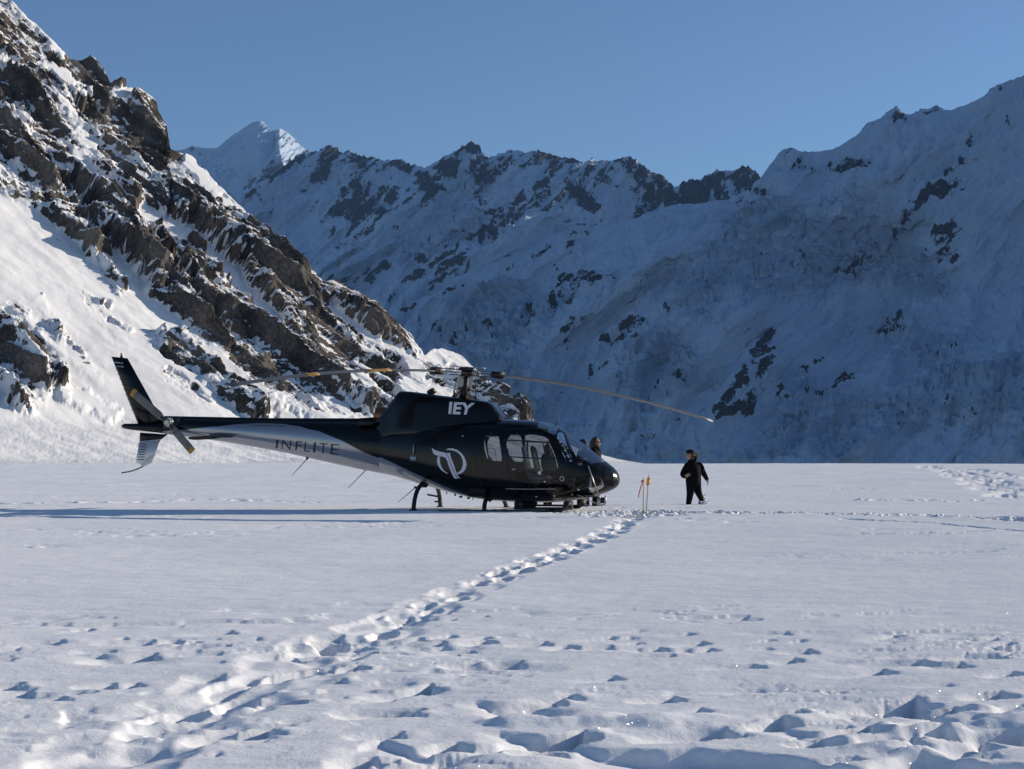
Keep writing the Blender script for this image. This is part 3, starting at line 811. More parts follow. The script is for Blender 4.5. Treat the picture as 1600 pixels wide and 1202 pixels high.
def livery_material():
    t = NT('black_and_silver_livery')
    f = t.maprange(t.attr('paint'), -.004, .004)
    tc = t.n('ShaderNodeTexCoord').outputs['Object']
    nz = t.noise(tc, 3.0, 5.0, .6)
    b = t.n('ShaderNodeBsdfPrincipled')
    t.l(t.mix(f, (.30, .31, .34), (.0040, .0041, .0050)), b.inputs['Base Color'])
    t.l(t.maprange(f, 0, 1, .55, 0.0, False), b.inputs['Metallic'])
    t.l(t.maprange(nz, .3, .7, .12, .20, False), b.inputs['Roughness'])
    b.inputs['Specular IOR Level'].default_value = .3
    return t.surf(b.outputs[0])
m_livery = livery_material()
# --- body of revolution with stations read off the photograph
BTOP = [(968.5,750),(967,743),(964,737),(958,730),(950,724),(940,716),(925,704),(910,692),(895,680.5),(880,670),(868,663.5),(850,659),(830,657),(800,655.5),(770,656),(740,657),(700,658),(650,659),(620,660),(585,662)]
BBOT = [(968.5,750),(967,757),(963,762),(958,765),(950,769),(935,774),(915,779),(890,783),(860,785),(820,785),(790,783),(770,782),(740,778),(710,771),(680,762),(650,754),(620,745),(600,740),(585,736)]
BWID = [(968.5,.01),(966,.15),(961,.27),(950,.42),(935,.55),(915,.67),(895,.77),(860,.88),(820,.93),(750,.93),(705,.86),(660,.69),(620,.49),(585,.33)]
def prof(tab, w=0.0):
    a = np.array([loc(p[0], p[1], w) for p in tab]); o = np.argsort(a[:, 0]); return a[o, 0], a[o, 1]
bt = prof(BTOP); bb = prof(BBOT)
bwx = np.array([loc(p[0], 740)[0] for p in BWID])[::-1]; bwy = np.array([p[1] for p in BWID])[::-1]
def smooth_interp(x, xs, ys):
    y = np.interp(x, xs, ys)
    return y
def body_at(Xl):
    zt = smooth_interp(Xl, *bt); zb = smooth_interp(Xl, *bb); wd = smooth_interp(Xl, bwx, bwy)
    n = np.interp(Xl, [-2.2, -1.0, 0.2, 1.4, 2.6, 3.3], [2.1, 2.4, 2.9, 2.7, 2.2, 2.0])
    return zt, zb, wd, n
def section(Xl, na, tab_at, cf=.46):
    zt, zb, wd, n = tab_at(Xl)
    a = np.linspace(0, 2 * math.pi, na, endpoint=False) - math.pi / 2
    ca, sa = np.cos(a), np.sin(a)
    zc = zb + (zt - zb) * cf
    n = n[:, None]
    y = wd[:, None] * np.sign(ca)[None] * np.abs(ca)[None] ** (2 / n)
    h = np.where(sa[None] > 0, (zt - zc)[:, None], (zc - zb)[:, None])
    z = zc[:, None] + h * np.sign(sa)[None] * np.abs(sa)[None] ** (2 / n)
    return np.stack([np.repeat(Xl[:, None], na, 1), y, z], -1)
def side_w(Xl, Zl, tab_at, cf=.46):
    zt, zb, wd, n = tab_at(Xl)
    zc = zb + (zt - zb) * cf
    q = np.abs(Zl - zc) / np.where(Zl > zc, zt - zc, zc - zb)
    return wd * np.clip(1 - np.clip(q, 0, 1) ** n, 0, 1) ** (1 / n)
def inside(pts, x, y):
    pts = np.asarray(pts, float); r = np.zeros(x.shape, bool); j = len(pts) - 1
    for i in range(len(pts)):
        xi, yi = pts[i]; xj, yj = pts[j]
        c = ((yi > y) != (yj > y)) & (x < (xj - xi) * (y - yi) / (yj - yi + 1e-12) + xi)
        r ^= c; j = i
    return r
def rounded(poly, it=2):
    p = [np.array(q, float) for q in poly]
    for _ in range(it):
        o = []
        for i in range(len(p)):
            a, b = p[i], p[(i + 1) % len(p)]
            o += [a * .8 + b * .2, a * .2 + b * .8]
        p = o
    return p
def lpoly(poly, w): return [loc(a, b, w) for a, b in rounded(poly)]
x0b, x1b = bt[0][0], bt[0][-1]
xs = np.concatenate([np.arange(x0b, x1b - .35, .02), x1b - .35 * (1 - np.sin(np.linspace(0, math.pi / 2, 34)))])
xs[-1] = x1b
sm = lambda v: np.convolve(np.pad(v, 4, mode='edge'), np.ones(9) / 9, 'valid')
NA = 230
_zt, _zb, _wd, _n = body_at(xs)
def smk(v):
    o = v.copy(); o[8:-30] = sm(v)[8:-30]; return o
_zt, _zb, _wd = smk(_zt), smk(_zb), smk(_wd)
body_tab = lambda q: (np.interp(q, xs, _zt), np.interp(q, xs, _zb), np.interp(q, xs, _wd), np.interp(q, [-2.2, -1.0, 0.2, 1.4, 2.6, 3.3], [2.1, 2.4, 2.9, 2.7, 2.2, 2.0]))
BP = section(xs, NA, body_tab)
# every face of the hull goes to the part it belongs to
DOOR = lpoly([(787,692),(795,671),(830,669),(860,672),(872,690),(897,732),(895,768),(880,776),(815,776),(797,755)], .86)
WIN_DOOR = lpoly([(790,692),(797,678),(815,677),(840,680),(853,684),(860,697),(868,716),(873,737),(840,737),(812,731),(798,714)], .88)
WIN_LOW = lpoly([(803,740),(812,736),(840,741),(866,742),(872,758),(860,762),(815,759),(805,750)], .93)
WIN_REAR = lpoly([(756,684),(762,677),(777,678),(781,692),(785,718),(782,722),(762,718),(757,702)], .90)
WIN_REAR_FAR = lpoly([(730,690),(737,678),(784,677),(788,682),(789,720),(786,724),(742,722),(732,712)], .90)
WIN_DOOR_FAR = lpoly([(793,682),(796,677),(815,677),(840,680),(853,684),(860,697),(868,716),(873,737),(840,737),(812,731),(794,724)], .88)
WIN_QUART = lpoly([(866,676),(875,675),(886,700),(899,727),(888,727),(877,705)], .74)
WIN_CHIN = lpoly([(898,750),(903,743),(925,742),(938,748),(943,760),(930,768),(908,774),(899,763)], .58)
def snap_to(poly, sgn, tol=.0125):
    """pull hull vertices that lie next to a window's outline onto it, so the openings have clean edges"""
    pl = np.asarray(poly, float)
    X_, Y_, Z_ = BP[..., 0], BP[..., 1], BP[..., 2]
    m_ = (np.sign(Y_) == sgn) & (np.abs(Y_) > .25) & (X_ > pl[:, 0].min() - .05) & (X_ < pl[:, 0].max() + .05) & (Z_ > pl[:, 1].min() - .05) & (Z_ < pl[:, 1].max() + .05)
    q_ = np.stack([X_[m_], Z_[m_]], -1)
    best = np.full(len(q_), 9.); bp = q_.copy()
    for i in range(len(pl)):
        a_, b_ = pl[i], pl[(i + 1) % len(pl)]
        d_ = b_ - a_; t_ = np.clip(((q_ - a_) @ d_) / (d_ @ d_ + 1e-12), 0, 1)
        c_ = a_ + t_[:, None] * d_; ds = np.linalg.norm(q_ - c_, axis=1)
        k_ = ds < best; best[k_] = ds[k_]; bp[k_] = c_[k_]
    near_ = best < tol
    q_[near_] = bp[near_]
    yv = Y_[m_].copy(); yv[near_] = sgn * side_w(q_[near_, 0], q_[near_, 1], body_tab)
    BP[m_] = np.stack([q_[:, 0], yv, q_[:, 1]], -1)
for pl_ in (DOOR, WIN_DOOR, WIN_LOW, WIN_REAR, WIN_QUART, WIN_CHIN): snap_to(pl_, -1)
for pl_ in (DOOR, WIN_DOOR_FAR, WIN_LOW, WIN_REAR_FAR, WIN_QUART, WIN_CHIN): snap_to(pl_, 1)
Wn = np.concatenate([BP, BP[:, :1]], 1)
C_ = (Wn[:-1, :-1] + Wn[:-1, 1:] + Wn[1:, 1:] + Wn[1:, :-1]) / 4
fx, fyy, fz = C_[..., 0], C_[..., 1], C_[..., 2]
part_id = np.full(fx.shape, 'fuselage', dtype=object)
side = np.where(fyy < 0, 'r', 'l')
def assign(mask, name):
    part_id[mask] = name
ins = lambda P_: inside(P_, fx, fz)
sidey = np.abs(fyy) > .2
for sd_, nm in (('r', 'near'), ('l', 'far')):
    s_ = (side == sd_) & sidey
    assign(s_ & ins(DOOR), 'door:' + nm)
    assign(s_ & ins(WIN_DOOR if nm == 'near' else WIN_DOOR_FAR), 'door_window:' + nm)
    assign(s_ & ins(WIN_LOW), 'lower_door_window:' + nm)
    assign(s_ & ins(WIN_REAR if nm == 'near' else WIN_REAR_FAR), 'rear_window:' + nm)
    assign((side == sd_) & (np.abs(fyy) > .3) & ins(WIN_QUART), 'quarter_window:' + nm)
    assign((side == sd_) & (np.abs(fyy) > .12) & ins(WIN_CHIN), 'chin_window:' + nm)
# windscreen: between the roof edge and the sill line, left and right of the centre post
xw0 = loc(869, 664)[0]; xw1 = loc(946, 722)[0]
sill = lambda x: np.interp(x, [loc(880, 727, .75)[0], loc(905, 727, .68)[0], xw1], [loc(880, 727, .75)[1], loc(905, 727, .68)[1], loc(946, 722)[1]])
apil = np.interp(fz, [loc(897, 727, .72)[1], loc(880, 674, .5)[1]], [loc(902, 727, .72)[0], loc(880, 674, .5)[0]])
ws = (fx > xw0) & (fx < xw1) & (fz > sill(fx)) & (fx > apil) & (np.abs(fyy) > .022)
assign(ws & (fyy < 0), 'windscreen:near'); assign(ws & (fyy >= 0), 'windscreen:far')
xr0, xr1 = loc(840, 665, .5)[0], loc(869, 666, .5)[0]
rw = (((fx - (xr0 + xr1) / 2) / (.5 * (xr1 - xr0))) ** 4 + ((np.abs(fyy) - .42) / .20) ** 4 < 1) & (fz > loc(850, 700)[1])
assign(rw & (fyy < 0), 'roof_window:near'); assign(rw & (fyy >= 0), 'roof_window:far')
CURVE = np.array([loc(a, b, .5) for a, b in [(540,690),(570,706),(610,722),(650,740),(690,757),(730,773),(765,785),(800,795)]])
def hull_piece(name, mask, mats, matidx, parent, thick=0.0):
    idx = np.argwhere(mask)
    nr_, nc_ = BP.shape[:2]
    i, j = idx[:, 0], idx[:, 1]
    q = np.stack([i * nc_ + j, i * nc_ + (j + 1) % nc_, (i + 1) * nc_ + (j + 1) % nc_, (i + 1) * nc_ + j], 1)[:, ::-1]
    u_, inv = np.unique(q, return_inverse=True)
    me = bpy.data.meshes.new(name)
    me.from_pydata(BP.reshape(-1, 3)[u_].tolist(), [], inv.reshape(-1, 4).tolist())
    me.polygons.foreach_set('use_smooth', np.ones(len(q), bool))
    o = link(name, me, mats, parent)
    if matidx is not None:
        a_ = me.attributes.new('paint', 'FLOAT', 'POINT'); a_.data.foreach_set('value', matidx.reshape(-1)[u_].astype(np.float32))
    return o
silver_mask = BP[..., 2] - np.interp(BP[..., 0], CURVE[:, 0], CURVE[:, 1])
fus = hull_piece('fuselage', part_id == 'fuselage', [m_livery], silver_mask, heli)
doors = {}
for nm in ('near', 'far'):
    doors[nm] = hull_piece('door', part_id == 'door:' + nm, [m_black], None, heli)
for nm in ('near', 'far'):
    for k, mt in (('door_window', m_glass), ('lower_door_window', m_tint), ('rear_window', m_glass), ('quarter_window', m_glass), ('chin_window', m_tint), ('windscreen', m_screen), ('roof_window', m_tint)):
        par = doors[nm] if 'door' in k else heli
        if (part_id == k + ':' + nm).any():
            hull_piece(k, part_id == k + ':' + nm, [mt], None, par)

# --- small builders for the rest
def tube_mesh(pts, rad, n=10, closed_ends=True):
    pts = [Vector(p) for p in pts]
    rads = rad if isinstance(rad, (list, tuple)) else [rad] * len(pts)
    vs, fs = [], []
    up = Vector((0, 0, 1))
    for i, p in enumerate(pts):
        d = (pts[min(i + 1, len(pts) - 1)] - pts[max(i - 1, 0)]).normalized()
        a = d.cross(up)
        if a.length < 1e-3: a = d.cross(Vector((1, 0, 0)))
        a.normalize(); b = d.cross(a)
        for k in range(n):
            t_ = 2 * math.pi * k / n
            vs.append(p + (a * math.cos(t_) + b * math.sin(t_)) * rads[i])
    for i in range(len(pts) - 1):
        for k in range(n):
            fs.append((i * n + k, i * n + (k + 1) % n, (i + 1) * n + (k + 1) % n, (i + 1) * n + k))
    if closed_ends:
        fs.append(tuple(range(n))[::-1]); fs.append(tuple(range((len(pts) - 1) * n, len(pts) * n)))
    return vs, fs
def make(name, geos, mat, parent=None, smooth=True, matids=None):
    vs, fs = [], []; ids = []
    for g_i, (v, f) in enumerate(geos):
        o_ = len(vs)
        vs += [tuple(p) for p in v]; fs += [tuple(i + o_ for i in q) for q in f]
        ids += [0 if matids is None else matids[g_i]] * len(f)
    me = bpy.data.meshes.new(name)
    me.from_pydata(vs, [], fs)
    bm = bmesh.new(); bm.from_mesh(me); bmesh.ops.recalc_face_normals(bm, faces=bm.faces); bm.to_mesh(me); bm.free()
    if smooth:
        me.polygons.foreach_set('use_smooth', np.array([len(p.vertices) <= 4 for p in me.polygons]))
    o = link(name, me, mat, parent)
    if matids is not None: me.polygons.foreach_set('material_index', np.array(ids, np.int32))
    return o
def box_geo(c, s, bev=0.0, rot=None):
    bm = bmesh.new(); bmesh.ops.create_cube(bm, size=1.0)
    for v in bm.verts: v.co = Vector((v.co.x * s[0], v.co.y * s[1], v.co.z * s[2]))
    if bev > 0: bmesh.ops.bevel(bm, geom=bm.edges[:], offset=bev, segments=2, affect='EDGES')
    bm.verts.index_update()
    M = rot if rot is not None else Matrix.Identity(3)
    vs = [M @ v.co + Vector(c) for v in bm.verts]; fs = [tuple(v.index for v in f.verts) for f in bm.faces]
    bm.free(); return vs, fs
def cyl_geo(p0, p1, r0, r1=None, n=16): return tube_mesh([p0, p1], [r0, r0 if r1 is None else r1], n)
def loft_geo(P):
    nr_, nc_ = P.shape[:2]
    vs = [tuple(v) for v in P.reshape(-1, 3)]
    fs = [(i * nc_ + j, i * nc_ + (j + 1) % nc_, (i + 1) * nc_ + (j + 1) % nc_, (i + 1) * nc_ + j) for i in range(nr_ - 1) for j in range(nc_)]
    fs.append(tuple(range(nc_))); fs.append(tuple(range((nr_ - 1) * nc_, nr_ * nc_))[::-1])
    return vs, fs
def L3(px, py, w=0.0):
    a, b = loc(px, py, w); return Vector((float(a), -w, float(b)))

# --- engine cowling
CT = [(793,656),(788,650),(782,642),(776,634),(770,629.5),(762,627.5),(745,625),(720,622),(690,618.5),(665,615),(645,612.5),(633,612),(628,614),(620,624),(610,637),(600,649),(592,657),(586,662)]
cx_, cz_ = prof(CT)
cw_x = [loc(p, 640)[0] for p in (586, 600, 628, 660, 720, 770, 785, 793)]
cw_y = [.24, .33, .47, .55, .58, .52, .44, .30]
xs_c = np.arange(cx_[0], cx_[-1], .025)
def cowl_tab(q):
    zt = np.interp(q, cx_, cz_); zb = np.interp(q, xs, _zt) - .36
    wd = np.interp(q, cw_x, cw_y); n = np.full_like(q, 6.0)
    return zt, zb, wd, n
CPt = section(xs_c, 64, cowl_tab, .30)
# sides lean inwards towards the top
zt_, zb_, _, _ = cowl_tab(xs_c)
lean = 1.10 - .22 * np.clip((CPt[..., 2] - zb_[:, None]) / (zt_ - zb_)[:, None], 0, 1)
CPt[..., 1] *= lean
cowl = make('engine_cowling', [loft_geo(CPt)], m_black, heli)
# intake lip at the cowling's front and a vent behind the rotor
make('air_intake', [box_geo(L3(781, 646, 0) + Vector((.02, 0, 0)), (.05, .52, .16), .02, Matrix.Rotation(R(-38), 3, 'Y'))], m_matt, cowl)
make('cooling_vent', [cyl_geo(L3(676, 616, .12), L3(672, 616, .12) + Vector((0, 0, .09)), .10, .085)], m_matt, cowl)
# exhaust
e0, e1x = L3(622, 655, 0), L3(588, 648, 0)
ex = []
for (t_, r_) in ((0, .20), (.35, .20), (.7, .19), (1.0, .185)):
    ex.append((e0.lerp(e1x, t_), r_))
make('exhaust_pipe', [tube_mesh([p for p, _ in ex], [r for _, r in ex], 20, False), tube_mesh([e0.lerp(e1x, .5), e0.lerp(e1x, .52)], [.05, .18], 20, True)], m_copper, heli)
make('exhaust_collar', [tube_mesh([e0.lerp(e1x, .25), e0.lerp(e1x, .5)], .215, 20, False)], m_matt, heli)

# --- tail boom
TT = [(612,659),(560,658.5),(500,658),(400,657.5),(330,656),(297,655),(262,655)]
TB = [(612,743),(560,733),(500,720),(450,708.5),(400,699),(350,690.5),(300,683.5),(262,679)]
tt_, tb_ = prof(TT), prof(TB)
xt = np.arange(loc(258, 665)[0], loc(606, 690)[0], .02)
def boom_tab(q):
    zt = np.interp(q, *tt_); zb = np.interp(q, *tb_)
    wd = np.interp(q, [xt[0], xt[-1]], [.13, .42]); return zt, zb, wd, np.full_like(q, 2.1)
TP = section(xt, 120, boom_tab, .5)
me_geo = loft_geo(TP)
me = bpy.data.meshes.new('tail_boom'); me.from_pydata(me_geo[0], [], [f[::-1] for f in me_geo[1]])
me.polygons.foreach_set('use_smooth', np.array([len(p.vertices) <= 4 for p in me.polygons]))
boom = link('tail_boom', me, [m_livery], heli)
SW = np.array([loc(a, b, .22) for a, b in [(250,674),(290,671),(330,667),(380,665.5),(430,666),(470,668.5),(500,674),(540,690),(570,706),(620,726)]])
cen = np.array([tuple(p.co) for p in me.vertices])
ac = np.array([loc(a, b, .2) for a, b in [(325,670),(345,667),(370,664.5),(405,663),(440,664),(470,667.5),(485,671)]])
arc = np.abs(cen[:, 2] - np.interp(cen[:, 0], ac[:, 0], ac[:, 1])) - .022 * np.clip(1 - np.abs((cen[:, 0] - ac[3, 0]) / (ac[-1, 0] - ac[3, 0])) ** 3, 0, 1)
pv = np.minimum(cen[:, 2] - np.interp(cen[:, 0], SW[:, 0], SW[:, 1]), np.where((cen[:, 0] > ac[0, 0]) & (cen[:, 0] < ac[-1, 0]), arc, 9))
a_ = me.attributes.new('paint', 'FLOAT', 'POINT'); a_.data.foreach_set('value', pv.astype(np.float32))
# drive-shaft cover along the top of the boom
dc = []
for (a, ztp, r_) in ((586, 654, .10), (560, 655.5, .085), (420, 655, .08), (300, 652.5, .075), (256, 651.5, .075)):
    dc.append((L3(a, ztp) - Vector((0, 0, r_ * .7)), r_))
make('driveshaft_cover', [tube_mesh([p for p, _ in dc], [r for _, r in dc], 14)], m_black, heli)
make('drive_cover_panel', [box_geo((L3(560, 661, .30) + L3(585, 661, .30)) / 2, (.34, .14, .10), .02)], m_matt, heli)
# tail cone
tc_ = [(262, 670, .115), (245, 669, .10), (225, 668, .085), (205, 667, .07), (194, 666, .055), (190, 666, .02)]
make('tail_cone', [tube_mesh([L3(a, b) for a, b, r in tc_], [r for a, b, r in tc_], 16)], m_black, heli)
def fin(name, poly, th, mat, parent, split=None):
    """plate with a lens-shaped section between trailing and leading edge: poly = (trailing, leading) pixel pairs from tip to root"""
    rows = []
    for (a, b) in poly:
        p, q_ = L3(*a), L3(*b)
        ring = []
        for k in range(13):
            s_ = k / 12; y = th * math.sin(math.pi * s_ ** .75) * .5
            c = p.lerp(q_, s_); ring.append(Vector((c.x, y, c.z)))
        for k in range(11, 0, -1):
            s_ = k / 12; y = -th * math.sin(math.pi * s_ ** .75) * .5
            c = p.lerp(q_, s_); ring.append(Vector((c.x, y, c.z)))
        rows.append([tuple(v) for v in ring])
    g = loft_geo(np.array(rows))
    ids = None
    o = make(name, [g], mat, parent)
    return o
up_fin = fin('upper_fin', [((174, 557.5), (199.5, 560)), ((186, 588), (216, 590)), ((199, 622), (235, 624)), ((216, 664), (257, 664))], .12, m_black, heli)
fin('lower_fin_root', [((218.6, 676), (262, 679)), ((217.7, 690), (252, 687))], .10, m_black, heli)
fin('lower_fin', [((217.6, 690.3), (251.8, 687.3)), ((214, 712), (243, 711)), ((212, 722), (237, 723)), ((224, 729), (226, 729))], .10, m_silver, heli)
for k in range(7):
    a = L3(214.5 - k * .25 + 1.5, 694 + k * 4, .055); b = L3(229 - k * .8, 694.5 + k * 4, .075)
    make('fin_rib', [tube_mesh([a, b], .008, 6)], m_matt, heli)
for k in range(9):
    a = L3(180.5 + k * 3.1, 577 + k * 8, .05); b = L3(196 + k * 3.4, 577.5 + k * 8, .075)
    make('fin_rib', [tube_mesh([a, b], .006, 6)], m_matt, heli)
make('tail_guard', [tube_mesh([L3(229, 726), L3(215, 733), L3(203, 737), L3(190, 739)], .014, 8)], m_matt, heli)
make('fin_beacon', [tube_mesh([L3(190, 559.5), L3(189.7, 556)], .03, 10), tube_mesh([L3(189.7, 556), L3(189.5, 552)], .018, 8)], m_matt, heli)
make('tail_antenna', [tube_mesh([L3(194, 664), L3(190.5, 657)], .006, 6)], m_matt, heli)
# horizontal stabiliser, one half on each side
for sgn in (1, -1):
    rows = []
    for w_, ch in ((.12, .62), (.6, .60), (1.22, .56)):
        c = L3(346, 683, .14); ring = []
        for k in range(20):
            t_ = 2 * math.pi * k / 20
            ring.append((c.x + ch * .5 * math.cos(t_), -w_ * sgn, c.z + .035 * math.sin(t_) * (1 - .4 * math.cos(t_)) - .04 * (w_ - .12)))
        rows.append(ring)
    make('stabiliser', [loft_geo(np.array(rows))], m_black, heli)

# --- tail rotor on the right-hand side
hubp = L3(262, 660, .30)
tr = make('tail_rotor_hub', [cyl_geo(Vector((hubp.x, -.05, hubp.z)), Vector((hubp.x, -.36, hubp.z)), .045), cyl_geo(Vector((hubp.x, -.20, hubp.z)), Vector((hubp.x, -.26, hubp.z)), .10),
   box_geo((hubp.x, -.31, hubp.z), (.16, .06, .12), .015), cyl_geo(Vector((hubp.x + .05, -.36, hubp.z - .05)), Vector((hubp.x + .05, -.22, hubp.z - .05)), .02)], m_pale, heli)
make('tail_gearbox', [box_geo((hubp.x + .05, -.08, hubp.z + .01), (.42, .26, .17), .06)], m_matt, heli)
for (tipx, tipy, sgn) in ((206, 612, 1), (301, 706, -1)):
    tip = L3(tipx, tipy, .30); d = (tip - hubp); Ln = d.length; d.normalize()
    nrm = Vector((0, -1, 0)); c = d.cross(nrm).normalized()
    tw = R(14) * sgn
    cc = (c * math.cos(tw) + nrm * math.sin(tw)); nn_ = d.cross(cc).normalized()
    def blade_rows(a, b, n_, ch0, ch1):
        rows = []
        for i in range(n_):
            s_ = a + (b - a) * i / (n_ - 1); ch = ch0 + (ch1 - ch0) * i / (n_ - 1); ring = []
            for k in range(16):
                t_ = 2 * math.pi * k / 16
                ring.append(tuple(hubp + d * s_ + cc * (ch * .5 * math.cos(t_)) + nn_ * (.014 * math.sin(t_))))
            rows.append(ring)
        return np.array(rows)
    bl = make('tail_rotor_blade', [loft_geo(blade_rows(.12, .26, 3, .10, .19)), loft_geo(blade_rows(.26, Ln - .10, 4, .19, .19))], m_blade, tr)
    make('blade_tip', [loft_geo(blade_rows(Ln - .098, Ln, 3, .192, .185))], m_orange, bl)
    make('blade_root', [cyl_geo(hubp, hubp + d * .2, .035, .03, 10)], m_matt, bl)

# --- mast and main rotor (mast leaning a little forwards)
TILT = R(4.0)
mb = L3(726, 626, 0)
axis = Vector((math.sin(TILT), 0, math.cos(TILT)))
hubz = (L3(728, 583, 0) - mb).length
hub = mb + axis * hubz
mast = make('rotor_mast', [tube_mesh([mb, mb + axis * hubz], .05, 14), tube_mesh([mb + axis * .05, mb + axis * .26, mb + axis * .30], [.125, .085, .06], 16)], m_matt, heli)
sw = make('swashplate', [tube_mesh([mb + axis * .22, mb + axis * .25, mb + axis * .27], [.16, .17, .12], 20), tube_mesh([mb - axis * .02, mb + axis * .04], [.24, .16], 20)], m_matt, heli)
xa = Vector((math.cos(TILT), 0, -math.sin(TILT)))
ya = Vector((0, 1, 0))
for k in range(4):
    a_ = R(20 + 90 * k); d = xa * math.cos(a_) + ya * math.sin(a_)
    make('control_rod', [tube_mesh([mb + d * .24 - axis * .03, mb + d * .20 + axis * (hubz - .10)], .010, 8), tube_mesh([mb + d * .24 + axis * .02, mb + d * .235 + axis * .10], .02, 8)], m_matt, heli)
for k in range(3):
    a_ = R(60 + 120 * k); d = xa * math.cos(a_) + ya * math.sin(a_)
    make('mast_strut', [tube_mesh([mb + d * .30 - axis * .05, mb + d * .10 + axis * .20], .016, 8)], m_matt, heli)
head = make('rotor_head', [tube_mesh([hub - axis * .07, hub + axis * .05], [.13, .11], 18), tube_mesh([hub + axis * .05, hub + axis * .10, hub + axis * .13], [.20, .17, .06], 18), box_geo(hub + axis * .07, (.16, .16, .10), .02)], m_matt, heli)
RAD = 5.345; DROOP = .70
for k, wang in enumerate((-27.0, 213.0, 93.0)):
    a_ = R(wang) + PSI
    d = xa * math.cos(a_) + ya * math.sin(a_); t_v = -xa * math.sin(a_) + ya * math.cos(a_)
    def on(rad): return hub + d * rad - Vector((0, 0, 1)) * DROOP * (rad / RAD) ** 1.9
    def brow(r0, r1, n_, ch, th, pitch=R(-6)):
        rows = []
        for i in range(n_):
            rad = r0 + (r1 - r0) * i / (n_ - 1); c = on(rad); ring = []
            cc = t_v * math.cos(pitch) + axis * math.sin(pitch); nn_ = axis * math.cos(pitch) - t_v * math.sin(pitch)
            cv = ch(rad) if callable(ch) else ch
            for q_ in range(18):
                t_ = 2 * math.pi * q_ / 18
                ring.append(tuple(c + cc * (cv * .5 * math.cos(t_)) + nn_ * (th * .5 * math.sin(t_) * (1 + .35 * math.cos(t_)))))
            rows.append(ring)
        return np.array(rows)
    chord = lambda r: .16 + (.35 - .16) * min(1, max(0, (r - .75) / .35))
    b = make('rotor_blade', [loft_geo(brow(.72, RAD - .06, 26, chord, .042))], m_blade, heli)
    make('blade_tip', [loft_geo(brow(RAD - .058, RAD, 3, .352, .036))], m_pale, b)
    if k == 1:
        make('blade_band', [loft_geo(brow(1.86, 2.42, 6, .354, .046))], m_orange, b)
        make('blade_band', [loft_geo(brow(3.45, 3.75, 5, .354, .046))], m_orange, b)
    # starflex arm, sleeve plates and lead-lag pack
    make('star_arm', [loft_geo(brow(.05, .62, 6, lambda r: .26 - .2 * r, .03, 0))], m_pale, head)
    make('blade_sleeve', [loft_geo(brow(.16, .80, 6, .17, .016, 0) + np.array(tuple(axis * .055))), loft_geo(brow(.16, .80, 6, .17, .016, 0) - np.array(tuple(axis * .055)))], m_matt, head)
    make('sleeve_block', [loft_geo(brow(.62, .86, 4, .20, .15, 0))], m_matt, head)
    make('vibration_arm', [loft_geo(brow(.0, .42, 4, .07, .02, 0) + np.array(tuple(axis * .12)))], m_pale, head)

# --- landing gear: two skids, bowed cross tubes
for sgn, nm in ((1, 'near'), (-1, 'far')):
    w_ = 1.05 * sgn
    xr_, xf_ = loc(640, 793, 1.05)[0], loc(868, 793, 1.05)[0]
    pts = [(xr_, -w_, .035)] + [(xr_ + (xf_ - xr_) * t_, -w_, .035 + .02 * t_) for t_ in (.25, .5, .75, .92)] + [(xf_ + .1, -w_, .09), (xf_ + .2, -w_, .16), (xf_ + .27, -w_, .26)]
    skid = make('skid', [tube_mesh(pts, .042, 12)], m_matt, heli)
    make('skid_shoe', [box_geo((xr_ + .55, -w_, .0), (1.0, .16, .025), .008)], m_matt, skid)
    for (topx, topy, footx, k) in ((661, 759, 646, 'rear'), (763, 780, 757, 'front')):
        t0 = L3(topx, topy, .42); f0 = L3(footx, 795, 1.05)
        X0, X1 = t0.x, f0.x
        pts = []
        for i in range(9):
            t_ = i / 8
            w2 = .15 + (.90) * math.sin(t_ * math.pi / 2) ** .9
            z2 = t0.z + .05 - (t0.z + .05 - .04) * (1 - math.cos(t_ * math.pi / 2)) ** 1.15
            pts.append((X0 + (X1 - X0) * t_, -w2 * sgn, z2))
        make('cross_tube', [tube_mesh(pts, [.045] * 9, 12)], m_matt, heli)
        make('tube_clamp', [box_geo((X0, -.36 * sgn, t0.z + .02), (.16, .12, .12), .02)], m_matt, heli)
        make('skid_clamp', [tube_mesh([(X1 - .07, -w_, .045), (X1 + .07, -w_, .045)], .058, 12)], m_matt, skid)
    # boarding step
    sx0, sx1 = loc(803, 790, 1.0)[0], loc(895, 790, 1.0)[0]
    make('boarding_step', [box_geo(((sx0 + sx1) / 2, -1.02 * sgn, .13), (sx1 - sx0, .14, .04), .012)], m_matt, heli)
    for xx in (sx0 + .05, sx1 - .12):
        make('step_bracket', [box_geo((xx, -.82 * sgn, .20), (.15 if xx > sx1 - .5 else .10, .34, .16), .02)], m_matt, heli)
# small handle on the far rear tube, hooks and drains along the belly
make('tow_bar_lug', [tube_mesh([L3(668, 773, -.95), L3(684, 776, -.95)], .02, 8), tube_mesh([L3(679, 784, -.95), L3(689, 784, -.95)], .018, 8)], m_matt, heli)
for (a, b, r_) in ((698, 772, .012), (711, 775, .02), (720, 778, .035), (732, 780, .03), (765, 785, .018), (739, 781, .012)):
    make('belly_fitting', [tube_mesh([L3(a, b - 3, .05), L3(a, b, .05)], r_, 10)], m_matt, heli)
make('cargo_hook', [box_geo(L3(826, 788, 0), (.34, .2, .14), .03), tube_mesh([L3(812, 790, 0), L3(818, 797, 0), L3(828, 799, 0), L3(838, 797, 0)], .03, 8)], m_matt, heli)
